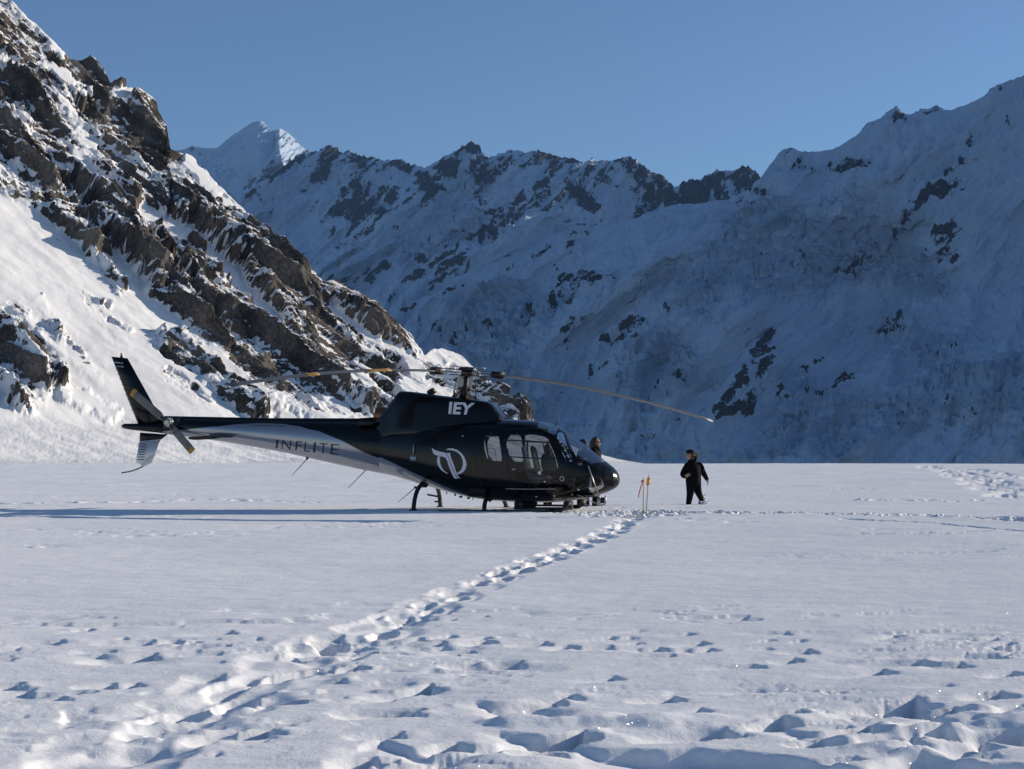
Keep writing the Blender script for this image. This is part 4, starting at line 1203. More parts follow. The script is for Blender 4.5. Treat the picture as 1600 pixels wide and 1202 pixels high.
# whip aerials under the boom
for (a, b, c, d_) in ((480, 717, 457, 742), (572, 734, 544, 763), (649, 762, 622, 785)):
    make('whip_antenna', [tube_mesh([L3(a, b, .05), L3(c, d_, .05)], [.010, .006], 6), tube_mesh([L3(a, b - 2, .05), L3(a, b + 1.5, .05)], .03, 8)], m_matt, heli)
make('roof_antenna', [tube_mesh([L3(868, 664, .1), L3(873, 652, .1)], [.012, .006], 6)], m_matt, heli)
make('side_antenna', [tube_mesh([L3(646, 695, .72), L3(646, 710, .72)], .012, 6), box_geo(L3(646, 716, .70), (.14, .04, .12), .015)], m_pale, heli)
# mirror and its stays under the nose
mir = make('mirror_stay', [tube_mesh([L3(919, 728, .66), L3(936, 777, .52)], .012, 8), tube_mesh([L3(902, 773, .60), L3(936, 789, .52)], .010, 8), tube_mesh([L3(936, 777, .52), L3(936, 790, .52)], .035, 8),
   tube_mesh([L3(936, 790, .52), L3(946, 788, .5)], .014, 8), tube_mesh([L3(946, 775, .5), L3(946, 788, .5)], .016, 8), tube_mesh([L3(938, 773, .3), L3(936, 777, .52)], .012, 8)], m_pale, heli)
make('mirror_glass', [box_geo(L3(941.5, 782, .5), (.08, .015, .12), .004)], m_matt, mir)

# --- strips lying on the hull: door seams, window frames, handles
def on_hull(px, py, w=.9, off=.006):
    a, b = loc(px, py, w)
    for _ in range(4):
        w = float(side_w(np.array([a]), np.array([b]), body_tab)[0])
        a, b = loc(px, py, w)
    return Vector((float(a), -w - off, float(b)))
def strip(name, pts, r_, mat, parent, off=.004, mirror=True):
    q_ = []
    for i in range(len(pts) - 1):
        for k in range(6): q_.append(on_hull(pts[i][0] + (pts[i + 1][0] - pts[i][0]) * k / 6, pts[i][1] + (pts[i + 1][1] - pts[i][1]) * k / 6, off=off))
    q_.append(on_hull(*pts[-1], off=off))
    o = make(name, [tube_mesh(q_, r_, 6)], mat, parent)
    if mirror:
        make(name, [tube_mesh([Vector((v.x, -v.y, v.z)) for v in q_], r_, 6)], mat, doors['far'] if parent is doors['near'] else parent)
    return o
dn = doors['near']
strip('window_bar', [(791, 688), (830, 689.5), (857, 692)], .016, m_matt, dn)
strip('window_bar', [(824, 689), (825, 714)], .014, m_matt, dn)
strip('window_bar', [(798, 714), (830, 716), (868, 717)], .014, m_matt, dn)
strip('window_bar', [(856, 690), (866, 716)], .018, m_matt, dn)
strip('door_seam', [(787, 692), (790, 680), (796, 671), (830, 669), (860, 672)], .006, m_matt, dn)
strip('door_seam', [(789, 700), (797, 755), (815, 776), (880, 776)], .006, m_matt, dn)
strip('door_sill_trim', [(790, 764), (830, 764.5), (868, 764)], .010, m_pale, heli, .0, False)
strip('door_handle', [(800, 733.5), (806, 733.5)], .018, m_pale, dn, .012)
strip('panel_seam', [(742, 700), (745, 730), (752, 760)], .006, m_matt, heli)
strip('panel_seam', [(672, 698), (742, 700)], .005, m_matt, heli)
strip('panel_seam', [(590, 664), (690, 672)], .006, m_matt, heli)
strip('rubbing_strake', [(838, 779), (870, 777), (893, 775)], .014, m_matt, heli, .01)
for (a, b) in ((838, 776), (866, 775), (894, 773), (851, 753)):
    make('hull_fastener', [cyl_geo(on_hull(a, b, off=-.01), on_hull(a, b, off=.012), .022, .016, 10)], m_pale, heli)
make('tie_down_ring', [tube_mesh([on_hull(878 + 3.2 * math.cos(t_ * math.pi / 5), 748 + 3.4 * math.sin(t_ * math.pi / 5), off=.01) for t_ in range(11)], .012, 6)], m_pale, heli)
make('fuel_cap', [cyl_geo(on_hull(843, 739, off=-.01), on_hull(843, 739, off=.012), .04, .034, 14)], m_pale, dn)

# --- cabin: floor, seats, instrument console, rear bulkhead
fx0, fx1 = loc(742, 770)[0], loc(930, 770)[0]
make('cabin_floor', [box_geo(((fx0 + fx1) / 2, 0, .36), (fx1 - fx0, 1.1, .04), .005)], m_cabin, heli)
for (sx_, sy_) in ((1.72, -.42), (1.72, .42), (.46, -.62), (.46, 0.0), (.46, .62)):
    st = make('seat', [box_geo((sx_, sy_, .72), (.48, .46, .14), .04)], m_seat, heli)
    hb_ = .12 if sx_ < 1 else 0
    make('seat_back', [box_geo((sx_ - .28 + hb_ * .6, sy_, 1.06 + hb_), (.11, .44, .68 + hb_ * 2), .04, Matrix.Rotation(R(-12), 3, 'Y'))], m_seat, st)
    make('seat_base', [box_geo((sx_, sy_, .51), (.34, .36, .26), .02)], m_cabin, st)
con = make('instrument_console', [box_geo((2.28, .05, .92), (.30, .70, .34), .06), box_geo((2.22, 0, .58), (.46, .26, .40), .04)], m_cabin, heli)
make('glare_shield', [box_geo((2.30, .05, 1.11), (.46, .86, .05), .02)], m_cabin, con)
make('control_stick', [tube_mesh([(1.85, -.42, .40), (1.82, -.42, .75), (1.76, -.42, .95)], .016, 8)], m_cabin, heli)
make('door_post', [tube_mesh([on_hull(863, 676, off=-.05), on_hull(880, 705, off=-.05), on_hull(895, 728, off=-.05)], .035, 8)], m_black, heli)

# --- lettering and emblem, cut as thin sheets that follow the hull
def tri_poly(pts):
    from mathutils.geometry import tessellate_polygon
    bm = bmesh.new()
    vv = [bm.verts.new((p[0], p[1], 0)) for p in pts]
    for tri in tessellate_polygon([[Vector((p[0], p[1], 0)) for p in pts]]):
        bm.faces.new([vv[i] for i in tri])
    bmesh.ops.subdivide_edges(bm, edges=bm.edges[:], cuts=2, use_grid_fill=True)
    bmesh.ops.triangulate(bm, faces=bm.faces[:])
    bm.verts.index_update()
    v = [(q_.co.x, q_.co.y) for q_ in bm.verts]; fs = [tuple(x.index for x in q_.verts) for q_ in bm.faces]
    bm.free(); return v, fs
def text_shape(txt, offset=0.0, space=1.0):
    cu = bpy.data.curves.new('lettering', 'FONT'); cu.body = txt; cu.offset = offset; cu.space_character = space; cu.resolution_u = 4
    ob = bpy.data.objects.new('lettering', cu); scene.collection.objects.link(ob)
    bpy.context.view_layer.update()
    me = bpy.data.meshes.new_from_object(ob.evaluated_get(bpy.context.evaluated_depsgraph_get()))
    bm = bmesh.new(); bm.from_mesh(me)
    bmesh.ops.triangulate(bm, faces=bm.faces[:])
    long_ = [e for e in bm.edges if e.calc_length() > .2]
    bmesh.ops.subdivide_edges(bm, edges=long_, cuts=3)
    bmesh.ops.triangulate(bm, faces=bm.faces[:])
    bm.verts.index_update()
    v = np.array([tuple(q_.co)[:2] for q_ in bm.verts]); fs = [tuple(x.index for x in q_.verts) for q_ in bm.faces]
    bm.free(); bpy.data.objects.remove(ob); bpy.data.curves.remove(cu); bpy.data.meshes.remove(me)
    v = (v - v.min(0)) / (v.max(0) - v.min(0))
    return v, fs
def decal(name, v, fs, surf_w, mat, parent, off=.006):
    pts = []
    for (a, b) in v:
        w = .5
        for _ in range(4):
            X_, Z_ = loc(a, b, w); w = float(surf_w(X_, Z_))
        pts.append((float(X_), -w - off, float(Z_)))
    o = make(name, [(pts, fs)], mat, parent, smooth=True)
    return o
hull_w = lambda X_, Z_: side_w(np.array([X_]), np.array([Z_]), body_tab)[0]
boom_w = lambda X_, Z_: side_w(np.array([X_]), np.array([Z_]), boom_tab, .5)[0]
def cowl_w(X_, Z_):
    w = side_w(np.array([X_]), np.array([Z_]), cowl_tab, .30)[0]
    zt, zb, _, _ = cowl_tab(np.array([X_]))
    return w * (1.10 - .22 * min(1, max(0, (Z_ - zb[0]) / (zt[0] - zb[0]))))
def quad_map(v, tl, tr_, br, bl):
    o = []
    for (s_, t_) in v:
        top = (tl[0] + (tr_[0] - tl[0]) * s_, tl[1] + (tr_[1] - tl[1]) * s_); bot = (bl[0] + (br[0] - bl[0]) * s_, bl[1] + (br[1] - bl[1]) * s_)
        o.append((bot[0] + (top[0] - bot[0]) * t_, bot[1] + (top[1] - bot[1]) * t_))
    return o
v, fs = text_shape('IEY', .035, 1.02)
tag(decal('registration_lettering', quad_map(v, (702.5, 628), (742.5, 630), (736.5, 648.5), (700.8, 647)), fs, cowl_w, m_white, cowl, .014), 'pale letters IEY on the black cowling')
for i, ch in enumerate('INFLITE'):
    v, fs = text_shape(ch, -.012)
    xa_, xb_ = [(431.5, 434.5), (440.5, 454.5), (462, 472), (476, 485), (490, 493), (499, 511), (517, 529.5)][i]
    yt = lambda x: 687.0 + (x - 431) * .078; yb = lambda x: 700.5 + (x - 431) * .108
    tag(decal('tail_letter', quad_map(v, (xa_ + .8, yt(xa_)), (xb_ + .8, yt(xb_)), (xb_ - .8, yb(xb_)), (xa_ - .8, yb(xa_))), fs, boom_w, m_dark_letter, boom, .008))
LOGO = [
 [(170,230),(230,270),(310,295),(390,310),(420,325),(450,365),(475,430),(510,530),(545,620),(585,710),(610,755),(640,775),(600,780),(570,770),(545,730),(510,650),(470,540),(440,450),(415,410),(385,390),(330,378),(270,368),(215,345),(195,320),(180,280)],
 [(430,318),(500,322),(498,355),(530,450),(570,550),(600,640),(625,710),(650,745),(685,772),(650,770),(620,750),(585,690),(545,590),(505,490),(470,390)],
 [(410,262),(470,240),(540,240),(620,265),(700,325),(755,400),(785,480),(790,545),(770,610),(730,660),(680,692),(634,700),(612,678),(650,662),(690,625),(715,570),(725,510),(720,440),(690,370),(640,315),(570,280),(490,265)],
 [(275,378),(320,384),(312,430),(320,500),(345,570),(385,630),(430,665),(470,690),(420,680),(360,645),(310,590),(275,530),(262,470),(265,415)]]
for pl in LOGO:
    v, fs = tri_poly([(660 + .0875 * a, 680 + .0875 * b) for a, b in pl])
    decal('emblem', v, fs, hull_w, m_white, fus, .008)
fin_w = lambda X_, Z_: .062
for txt, q4 in (('AIRBUS', ((178.5, 565.2), (191.5, 566.6), (192, 568.8), (179.3, 567.6))), ('AS 350', ((182.5, 571.2), (193, 572.2), (193.6, 574.4), (183.2, 573.6)))):
    v, fs = text_shape(txt)
    decal('fin_lettering', quad_map(v, *q4), fs, fin_w, m_white, up_fin, .004)
# ------------------------------------------------------------------ people
print('people')
m_skin = principled('skin', (.30, .175, .125), .6, 0, .4, 0, .08, 20)
m_hair_b = principled('brown_hair', (.022, .011, .006), .6, 0, .4, 0, .35, 40)
m_fur = principled('tawny_fur_trim', (.15, .09, .045), .9, 0, .2, 0, .4, 60, .01, 90)
m_jkt = principled('black_padded_jacket', (.006, .006, .008), .95, 0, .08, 0, .3, 14, .006, 30)
m_jkt2 = principled('dark_navy_jacket', (.008, .009, .018), .95, 0, .08, 0, .3, 14, .006, 30)
m_trs = principled('black_trousers', (.005, .005, .007), .95, 0, .08, 0, .25, 14, .004, 30)
m_boot = principled('dark_snow_boots', (.03, .028, .03), .6, 0, .3, 0, .25, 14)
m_boot_l = principled('grey_snowy_boots', (.22, .22, .24), .8, 0, .3, 0, .5, 25)
m_lens = principled('sunglass_lens', (.01, .01, .012), .1, 0, .6, 0, .05, 5)
m_cap = principled('dark_blue_cap', (.012, .02, .06), .8, 0, .3, 0, .2, 14)
m_red = principled('red_scarf', (.30, .05, .04), .85, 0, .2, 0, .2, 20)
def skinned(name, J, E, mats, seg_mat, parent, root='pelvis', sub=2):
    """one continuous skin grown round a skeleton: J joint -> (x, y, z, radius x, radius y), E edges; faces take the material of their nearest bone"""
    names = list(J); ix = {n: i for i, n in enumerate(names)}
    me = bpy.data.meshes.new(name)
    me.from_pydata([J[n][:3] for n in names], [(ix[a], ix[b]) for a, b in E], [])
    ob = bpy.data.objects.new(name, me); scene.collection.objects.link(ob)
    ob.modifiers.new('skin', 'SKIN')
    for i, n in enumerate(names):
        sv = me.skin_vertices[0].data[i]; kf = 1.0 if n[:2] in ('f0', 'f1', 'f2', 'f3', 't0', 't1', 't2') else (1.27 if parent is walker else 1.16); sv.radius = (J[n][3] * kf, J[n][4] * kf); sv.use_root = (n == root)
    ss = ob.modifiers.new('sub', 'SUBSURF'); ss.levels = sub; ss.render_levels = sub
    bpy.context.view_layer.update()
    em = bpy.data.meshes.new_from_object(ob.evaluated_get(bpy.context.evaluated_depsgraph_get()))
    bpy.data.objects.remove(ob); bpy.data.meshes.remove(me)
    em.name = name
    em.materials.clear()
    o = link(name, em, mats, parent)
    cen = np.array([tuple(p.center) for p in em.polygons])
    best = np.full(len(cen), 1e9); mi = np.zeros(len(cen), np.int32)
    for a, b in E:
        pa, pb = np.array(J[a][:3]), np.array(J[b][:3]); d = pb - pa
        t_ = np.clip(((cen - pa) @ d) / (d @ d + 1e-9), 0, 1)
        rad = .5 * (J[a][3] + J[b][3])
        ds = np.linalg.norm(cen - pa - t_[:, None] * d, axis=1) - .8 * rad
        m_ = ds < best; best[m_] = ds[m_]; mi[m_] = seg_mat(a, b)
    em.polygons.foreach_set('material_index', mi)
    em.polygons.foreach_set('use_smooth', np.ones(len(cen), bool))
    return o
def hand(J, E, side, wrist, d, palm_n, thumb_d):
    """palm, four bent fingers of unequal length, thumb from the side of the palm"""
    w = Vector(wrist); d = Vector(d).normalized(); n = Vector(palm_n).normalized(); t_ = Vector(thumb_d).normalized()
    pk = 'palm_' + side
    p = w + d * .055
    J[pk] = (*p, .036, .022); E.append(('wrist_' + side, pk))
    for k, (off, ln) in enumerate(((.030, .070), (.010, .080), (-.010, .074), (-.030, .058))):
        b = w + d * .095 + t_ * off
        m1 = b + d * ln * .5 + n * .012; m2 = m1 + d * ln * .38 + n * .032
        ks = ['f%d%d_%s' % (k, i, side) for i in range(3)]
        J[ks[0]] = (*b, .011, .011); J[ks[1]] = (*m1, .0095, .0095); J[ks[2]] = (*m2, .008, .008)
        E += [(pk, ks[0]), (ks[0], ks[1]), (ks[1], ks[2])]
    b = w + d * .045 + t_ * .045; m1 = b + d * .035 + t_ * .022 + n * .012; m2 = m1 + d * .03 + n * .012
    J['t0_' + side] = (*b, .013, .013); J['t1_' + side] = (*m1, .011, .011); J['t2_' + side] = (*m2, .009, .009)
    E += [(pk, 't0_' + side), ('t0_' + side, 't1_' + side), ('t1_' + side, 't2_' + side)]
def seg_mat(a, b):
    s_ = a + ' ' + b
    if any(k in s_ for k in ('palm', 't1_', 'f0', 'f1', 'f2', 'f3', 'head', 'jaw', 'nose', 'ear', 'crown')): return 0
    if 'toe' in s_ or 'heel' in s_: return 3
    if 'ankle' in s_ and 'knee' in s_: return 2
    if any(k in s_ for k in ('knee', 'hip')): return 2
    return 1
def head_joints(J, E, c, face, s=1.0):
    """head on the neck, looking along face; eyes sit at half its height"""
    c = Vector(c); f = Vector(face).normalized(); r = f.cross(Vector((0, 0, 1))).normalized()
    J['head'] = (*c, .078 * s, .092 * s)
    J['crown'] = (*(c + Vector((0, 0, .062 * s)) - f * .012), .066 * s, .078 * s)
    J['jaw'] = (*(c - Vector((0, 0, .072 * s)) + f * .022), .050 * s, .052 * s)
    J['nose'] = (*(c + f * .098 * s - Vector((0, 0, .02))), .012, .014)
    J['ear_a'] = (*(c + r * .082 * s - Vector((0, 0, .01))), .014, .020)
    J['ear_b'] = (*(c - r * .082 * s - Vector((0, 0, .01))), .014, .020)
    E += [('neck', 'jaw'), ('jaw', 'head'), ('head', 'crown'), ('head', 'nose'), ('head', 'ear_a'), ('head', 'ear_b')]
    return c, f, r
def blob(name, c, rad, mat, parent, amp=.15, seed=1.0, cut=None, n1=24, n2=16, freq=9.0):
    """uneven closed shell round a point; cut(v) < 0 pulls that part inwards (openings for a face)"""
    P = []
    for i in range(n2):
        th = math.pi * i / (n2 - 1)
        for k in range(n1):
            ph = 2 * math.pi * k / n1
            P.append((math.sin(th) * math.cos(ph), math.sin(th) * math.sin(ph), math.cos(th)))
    P = np.array(P)
    nz = fbm(P[:, 0] * freq * .3 + seed, P[:, 1] * freq * .3, P[:, 2] * freq * .3, 3)
    k = 1 + amp * nz
    if cut is not None: k = k * cut(P)
    V = P * k[:, None] * np.array(rad)[None] + np.array(c)[None]
    return make(name, [loft_geo(V.reshape(n2, n1, 3))], mat, parent)
def face_bits(par, c, f, r, shades=False):
    e = c + f * .082 + Vector((0, 0, .012))
    if shades:
        make('sunglasses', [box_geo(e + r * .033 + f * .012, (.05, .05, .034), .01), box_geo(e - r * .033 + f * .012, (.05, .05, .034), .01),
                            tube_mesh([e - r * .06 + f * .01, e - r * .085 - f * .08], .005, 6), tube_mesh([e + r * .06 + f * .01, e + r * .085 - f * .08], .005, 6)], m_lens, par)
    else:
        for s_ in (1, -1): make('eye', [tube_mesh([e + r * .031 * s_ - f * .01, e + r * .031 * s_ + f * .004], [.011, .008], 10)], m_lens, par)
    mo = c + f * .078 - Vector((0, 0, .060))
    make('mouth', [tube_mesh([mo - r * .022 - f * .004, mo + f * .003, mo + r * .022 - f * .004], [.004, .007, .004], 8)], m_red, par)

def standing(px, d, label, face_dir, mats, height=1.70, lean=0.0, arms=(.08, .08), name='person'):
    """upright figure; local axes: x right in the picture, y away"""
    u, v = uv(px, 760.0)
    gx, gy = float(u * d), d
    gz = float(field_base(np.array([gx]), np.array([gy]))[0]) - .06
    root = tag(empty(name, (gx, gy, gz)), label, 'person', 'people by the helicopter')
    k = height / 1.72
    f = Vector(face_dir).normalized(); r = f.cross(Vector((0, 0, 1))).normalized()
    def P(fr, rt, z): q_ = f * (fr + lean * z) * k + r * rt * k; return (q_.x, q_.y, z * k)
    J, E = {}, []
    def j(n, fr, rt, z, a, b): J[n] = (*P(fr, rt, z), a * k, b * k)
    j('pelvis', 0, 0, .93, .15, .125); j('waist', .0, 0, 1.08, .145, .115); j('chest', .0, 0, 1.28, .175, .135); j('collar', -.01, 0, 1.43, .12, .09); j('neck', .0, 0, 1.49, .058, .058)
    E += [('pelvis', 'waist'), ('waist', 'chest'), ('chest', 'collar'), ('collar', 'neck')]
    for s_, sd_ in ((1, 'a'), (-1, 'b')):
        j('hip_' + sd_, .0, .095 * s_, .86, .105, .105); j('knee_' + sd_, .02, .10 * s_, .48, .070, .075); j('ankle_' + sd_, -.02, .11 * s_, .10, .052, .056); j('heel_' + sd_, -.03, .11 * s_, .05, .055, .055); j('toe_' + sd_, .15, .13 * s_, .035, .046, .036)
        E += [('pelvis', 'hip_' + sd_), ('hip_' + sd_, 'knee_' + sd_), ('knee_' + sd_, 'ankle_' + sd_), ('ankle_' + sd_, 'heel_' + sd_), ('heel_' + sd_, 'toe_' + sd_)]
        fw = arms[0] if s_ > 0 else arms[1]
        j('shoulder_' + sd_, 0, .195 * s_, 1.385, .078, .078); j('elbow_' + sd_, -.02 + fw * .4, .265 * s_, 1.11, .060, .060); j('wrist_' + sd_, .03 + fw * 1.6, .25 * s_, .88 + .5 * max(0, fw - .08), .042, .042)
        E += [('chest', 'shoulder_' + sd_), ('shoulder_' + sd_, 'elbow_' + sd_), ('elbow_' + sd_, 'wrist_' + sd_)]
        w_ = Vector(J['wrist_' + sd_][:3]); e_ = Vector(J['elbow_' + sd_][:3])
        hand(J, E, sd_, w_, w_ - e_, -r * s_, f)
    c, f, r = head_joints(J, E, P(.03, 0, 1.60), face_dir, k)
    body = skinned('body', J, E, mats, seg_mat, root)
    return root, body, c, f, r, k

# the walker coming round the nose
wx_, wy_ = 0, 0
u_, _v = uv(1085, 760.0)
WD = 39.0
gx, gy = float(u_ * WD), WD
gz = float(field_base(np.array([gx]), np.array([gy]))[0])
walker = tag(empty('person', (gx, gy, gz)), 'walking person in a black jacket with fur-trimmed hood, alone on the snow', 'person', 'people by the helicopter')
S_ = F / WD
def wp(px, py, y): return ((px - 1085) / S_, y, (790 - py) / S_)
J, E = {}, []
def j(n, px, py, y, a, b): J[n] = (*wp(px, py, y), a, b)
j('pelvis', 1083.5, 754, 0, .175, .15); j('waist', 1083, 745, -.02, .165, .135); j('chest', 1082, 734, -.05, .185, .145); j('collar', 1081, 726, -.06, .125, .10); j('neck', 1079.5, 721.5, -.08, .062, .062)
E += [('pelvis', 'waist'), ('waist', 'chest'), ('chest', 'collar'), ('collar', 'neck')]
j('hip_a', 1079.5, 760, -.05, .12, .115); j('knee_a', 1077.5, 774, -.10, .078, .078); j('ankle_a', 1075.3, 790, -.02, .060, .060); j('heel_a', 1075, 794, -.01, .058, .058); j('toe_a', 1069.5, 796, -.10, .048, .038)
j('hip_b', 1087.5, 760, .05, .12, .115); j('knee_b', 1091.5, 772.5, .02, .078, .078); j('ankle_b', 1097.5, 781.5, .26, .058, .060); j('heel_b', 1098.5, 784.5, .30, .060, .060); j('toe_b', 1094.5, 790, .22, .054, .045)
for sd_ in 'ab': E += [('pelvis', 'hip_' + sd_), ('hip_' + sd_, 'knee_' + sd_), ('knee_' + sd_, 'ankle_' + sd_), ('ankle_' + sd_, 'heel_' + sd_), ('heel_' + sd_, 'toe_' + sd_)]
j('shoulder_a', 1073, 729, -.08, .088, .085); j('elbow_a', 1066, 744.5, -.02, .070, .068); j('wrist_a', 1069.5, 747, -.24, .046, .046)
j('shoulder_b', 1092, 729, .0, .088, .085); j('elbow_b', 1100, 741, .10, .068, .066); j('wrist_b', 1105, 751, .04, .046, .046)
for sd_ in 'ab': E += [('chest', 'shoulder_' + sd_), ('shoulder_' + sd_, 'elbow_' + sd_), ('elbow_' + sd_, 'wrist_' + sd_)]
hand(J, E, 'a', J['wrist_a'][:3], (.45, -.6, .35), (.6, .3, -.2), (0, -.3, .9))
hand(J, E, 'b', J['wrist_b'][:3], (.35, -.1, -1), (-1, 0, -.2), (-.2, -1, 0))
face = (-.85, -.50, -.12)
c, f, r = head_joints(J, E, wp(1078.3, 713.8, -.09), face)
wbody = skinned('body', J, E, [m_skin, m_jkt, m_trs, m_boot_l], seg_mat, walker)
cutf = lambda P_: np.where((P_ @ np.array(tuple(f))) > .55, .70, 1.0)
blob('hair', c - f * .015 + Vector((0, 0, .0)), (.125, .125, .135), m_hair_b, walker, .10, 2., lambda P_: np.where(((P_ @ np.array(tuple(f))) > .42) & (P_[:, 2] < .62), .62, 1.0))
# hood with its fur edge hanging round the face
hood = blob('hood', c - f * .055 - Vector((0, 0, .055)), (.155, .15, .15), m_jkt, walker, .08, 5., lambda P_: np.where(((P_ @ np.array(tuple(f))) > .25) & (P_[:, 2] > -.5), .45, 1.0))
ring = []
for k in range(25):
    t_ = math.pi * (-.25 + 1.5 * k / 24)
    ring.append(c - f * .01 + r * (.145 * math.cos(t_)) + Vector((0, 0, .135 * math.sin(t_) - .01)))
rads = [.030 + .010 * math.sin(k * 5.1) + .006 * math.sin(k * 11.7) for k in range(25)]
make('fur_trim', [tube_mesh(ring, rads, 10)], m_fur, hood)
make('beanie', [tube_mesh([c + Vector((0, 0, .075)), c + Vector((0, 0, .11)), c + Vector((0, 0, .15)), c + Vector((0, 0, .165))], [.128, .122, .085, .02], 18)], m_jkt, walker)
face_bits(walker, c, f, r)
make('scarf', [tube_mesh([Vector(J['neck'][:3]) + Vector((0, 0, -.03)), Vector(J['neck'][:3]) + Vector((0, 0, .035))], [.10, .085], 16)], m_jkt, walker)
# hem of the padded jacket
pv_ = Vector(J['pelvis'][:3])
make('jacket_hem', [tube_mesh([pv_ + Vector((0, 0, .14)), pv_ + Vector((0, 0, .0)), pv_ + Vector((0, 0, -.10))], [.185, .205, .195], 22, False), tube_mesh([pv_ + Vector((0, 0, -.10)), pv_ + Vector((0, 0, -.02))], [.195, .17], 22, False)], m_jkt, walker)

# people standing on the far side of the nose
p1, b1, c, f, r, k = standing(931.5, 34.6, 'long-haired person in sunglasses and dark jacket standing behind the nose', (.93, -.30, -.03), [m_skin, m_jkt, m_trs, m_boot], 1.74, -.01, (.05, .10))
blob('hair', c - f * .03, (.115, .12, .135), m_hair_b, p1, .07, 3., lambda P_: np.where(((P_ @ np.array(tuple(f))) > .45) & (P_[:, 2] < .55), .6, 1.0))
make('hair_length', [tube_mesh([c - f * .05 + Vector((0, 0, .02)), c - f * .075 - Vector((0, 0, .08)), c - f * .085 - Vector((0, 0, .19)), c - f * .08 - Vector((0, 0, .28))], [.10, .105, .095, .045], 14)], m_hair_b, p1)
face_bits(p1, c, f, r, True)
make('jacket_collar', [tube_mesh([c - f * .02 - Vector((0, 0, .20)), c - f * .02 - Vector((0, 0, .125))], [.12, .09], 16)], m_jkt, p1)
make('jacket_hem', [tube_mesh([(0, 0, 1.02), (0, 0, .88), (0, 0, .80)], [.165, .185, .18], 20, False)], m_jkt, p1)
p2, b2, c, f, r, k = standing(913.0, 35.6, 'person in a dark blue cap mostly hidden behind the windscreen', (-.85, -.45, -.02), [m_skin, m_jkt2, m_trs, m_boot], 1.74, 0.0, (.10, .16))
make('cap', [tube_mesh([c + Vector((0, 0, .02)), c + Vector((0, 0, .07)), c + Vector((0, 0, .115)), c + Vector((0, 0, .13))], [.108, .108, .075, .02], 18), box_geo(c + f * .14 + Vector((0, 0, .03)), (.13, .12, .012), .004)], m_cap, p2)
face_bits(p2, c, f, r, True)
blob('hair', c - f * .025 - Vector((0, 0, .01)), (.092, .095, .10), m_hair_b, p2, .05, 7., lambda P_: np.where((P_ @ np.array(tuple(f))) > .1, .6, 1.0))
make('jacket_hem', [tube_mesh([(0, 0, 1.02), (0, 0, .88), (0, 0, .80)], [.165, .185, .18], 20, False)], m_jkt2, p2)
p3, b3, c, f, r, k = standing(856.5, 36.8, 'person with a red scarf seen through the cabin windows', (.8, -.55, -.02), [m_skin, m_jkt2, m_trs, m_boot], 1.66, 0.0, (.08, .12))
blob('hair', c - f * .028, (.11, .115, .125), m_hair_b, p3, .07, 9., lambda P_: np.where(((P_ @ np.array(tuple(f))) > .4) & (P_[:, 2] < .55), .6, 1.0))
make('scarf', [tube_mesh([c - f * .02 - Vector((0, 0, .20)), c - f * .01 - Vector((0, 0, .15)), c - f * .01 - Vector((0, 0, .11))], [.11, .115, .09], 16)], m_red, p3)
face_bits(p3, c, f, r)
make('jacket_hem', [tube_mesh([(0, 0, 1.0), (0, 0, .86), (0, 0, .78)], [.16, .18, .175], 20, False)], m_jkt2, p3)

# ------------------------------------------------------------------ marker poles
m_bamboo = principled('bleached_bamboo', (.30, .24, .17), .7, 0, .3, 0, .25, 30)
m_ribbon = principled('red_ribbon', (.50, .06, .05), .7, 0, .2, 0, .2, 20)
m_flag = principled('orange_yellow_flag', (.75, .36, .04), .7, 0, .2, 0, .3, 20)
def pole(px0, py0, px1, py1, label, extra):
    gx, gy = ground_at(px1, py1)
    gz = float(field_base(np.array([gx]), np.array([gy]))[0])
    root = tag(empty('marker_pole', (gx, gy, gz)), label, 'pole', 'marker poles in the snow')
    s_ = F / gy
    top = Vector(((px0 - px1) / s_, .03, (py1 - py0) / s_))
    base = Vector((0, 0, -.10))
    make('pole', [tube_mesh([base.lerp(top, t_) for t_ in (0, .25, .26, .27, .5, .51, .52, .75, .76, .77, 1)], [.010, .009, .012, .009, .009, .011, .0085, .008, .010, .0075, .007], 8)], m_bamboo, root)
    extra(root, lambda a, b, y=0: Vector(((a - px1) / s_, y, (py1 - b) / s_)))
def sheet_strip(name, rows, mat, root):
    """thin cloth: rows of (left, right) points, given thickness"""
    g = []
    for (a, b) in rows:
        g.append([tuple(a), tuple(b), tuple(b + Vector((0, .004, 0))), tuple(a + Vector((0, .004, 0)))])
    make(name, [loft_geo(np.array(g))], mat, root)
def red(root, q_):
    make('knot', [tube_mesh([q_(1003.2, 752.5), q_(1006.5, 751.5)], .022, 8)], m_ribbon, root)
    sheet_strip('ribbon', [(q_(1005.6, 751, -.02), q_(1006, 753, -.02)), (q_(1003.6, 752.0, -.03), q_(1003.9, 754, -.03)), (q_(1001.3, 752.2, -.01), q_(1001.7, 754, -.01))], m_ribbon, root)
    sheet_strip('ribbon', [(q_(1003.6, 754.5, -.02), q_(1004.9, 755.2, -.02)), (q_(1001.2, 760, .01), q_(1002.6, 760.4, .01)), (q_(999.3, 766, -.02), q_(1000.8, 766.4, -.02)), (q_(997.8, 772, .0), q_(999.2, 772.3, .0)), (q_(997.0, 778, -.01), q_(998.0, 778.4, -.01))], m_ribbon, root)
def yellow(root, q_):
    sheet_strip('flag', [(q_(1011.5, 747, -.01), q_(1013.8, 746.3, -.02)), (q_(1011.0, 750, .03), q_(1016.2, 748.5, -.03)), (q_(1010.2, 754, -.02), q_(1016.8, 752.5, .03)), (q_(1010.0, 757, .02), q_(1015.4, 756.5, -.01)), (q_(1011.6, 760, 0), q_(1013.2, 759.5, .01))], m_flag, root)
    make('knot', [tube_mesh([q_(1012.3, 757.5), q_(1013.6, 757.0)], .016, 8)], m_flag, root)
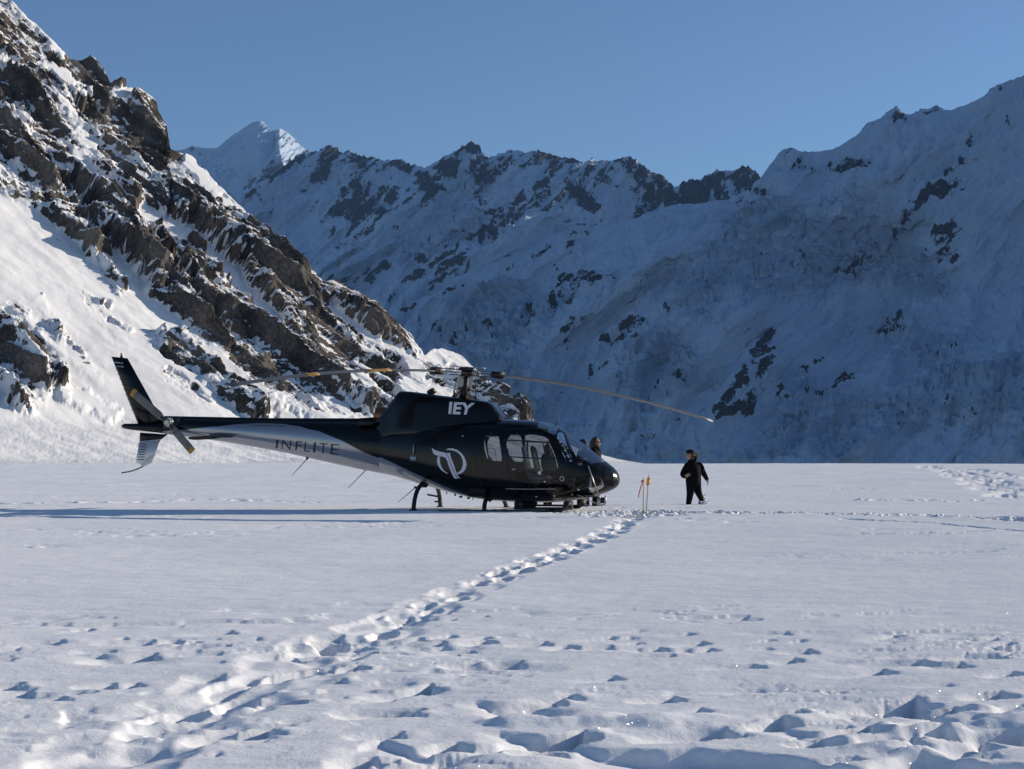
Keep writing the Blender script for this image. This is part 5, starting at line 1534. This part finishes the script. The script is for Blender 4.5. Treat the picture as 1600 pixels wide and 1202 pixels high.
pole(1005.6, 746.5, 1005.2, 804.5, 'bamboo marker pole with a drooping red ribbon', red)
pole(1014.0, 742.5, 1009.2, 803.5, 'bamboo marker pole with an orange-yellow flag, leaning right', yellow)

# ------------------------------------------------------------------ broken snow: clods along the tracks and the spray at the walker's heel
m_clod = snow_field.data.materials[0]
def clods(name, spots, label):
    g = []
    for (x, y, z, r_) in spots:
        n1, n2 = 8, 6; P_ = []
        ph0 = random.uniform(0, 6)
        for i in range(n2):
            th = math.pi * i / (n2 - 1)
            for k in range(n1):
                ph = 2 * math.pi * k / n1
                q_ = r_ * (1 + .35 * math.sin(3 * ph + ph0 + 2 * th) * math.sin(th) + random.uniform(-.15, .15))
                P_.append((x + q_ * math.sin(th) * math.cos(ph), y + q_ * math.sin(th) * math.sin(ph), z + .7 * q_ * math.cos(th)))
        g.append(loft_geo(np.array(P_).reshape(n2, n1, 3)))
    o = make(name, g, m_clod)
    tag(o, label, 'snow', kind='stuff')
    return o
sp_ = []
for i in range(70):
    a = random.random()
    px_ = 1099 + random.gauss(2.5, 3.0); h_ = abs(random.gauss(0, 6.0))
    x_, y_, z_ = wp(px_, 790 - h_ * (1.2 if px_ > 1099 else .6), .25 + random.uniform(-.15, .15))
    sp_.append((gx * 0 + walker.location.x + x_, walker.location.y + y_, walker.location.z + z_ - .02, random.uniform(.012, .035)))
clods('kicked_snow', sp_, 'loose snow kicked up at the walking person')
sp_ = []
for i in range(150):
    if i < 60: a, b = random.uniform(900, 1035), random.uniform(798, 809)
    else:
        t_ = random.random(); a, b = 1015 + 600 * t_, 800 + 11 * t_ * t_ + random.uniform(-1.5, 2)
    x_, y_ = ground_at(a, b)
    sp_.append((x_, y_, float(field_base(np.array([x_]), np.array([y_]))[0]) - .005, random.uniform(.015, .045)))
clods('snow_clods', sp_, 'small clods of snow along the tracks')
# ------------------------------------------------------------------ thin mountain air
hb = bpy.data.meshes.new('haze')
x0, x1, y0, y1, z0, z1 = -6000.0, 6000.0, -1500.0, 13000.0, -400.0, 3200.0
hb.from_pydata([(x, y, z) for z in (z0, z1) for y in (y0, y1) for x in (x0, x1)], [], [(0, 1, 3, 2), (4, 6, 7, 5), (0, 4, 5, 1), (2, 3, 7, 6), (0, 2, 6, 4), (1, 5, 7, 3)])
bm = bmesh.new(); bm.from_mesh(hb); bmesh.ops.recalc_face_normals(bm, faces=bm.faces); bm.to_mesh(hb); bm.free()
t = NT('thin_blue_air')
pvn = t.n('ShaderNodeVolumePrincipled')
pvn.inputs['Color'].default_value = (.26, .50, 1.0, 1)
pvn.inputs['Density'].default_value = 1.9e-5
pvn.inputs['Anisotropy'].default_value = 0.0
t.l(pvn.outputs[0], t.out.inputs['Volume'])
haze = tag(link('haze', hb, t.m), kind='stuff')
haze['label'] = 'thin blue air in front of the far mountains'
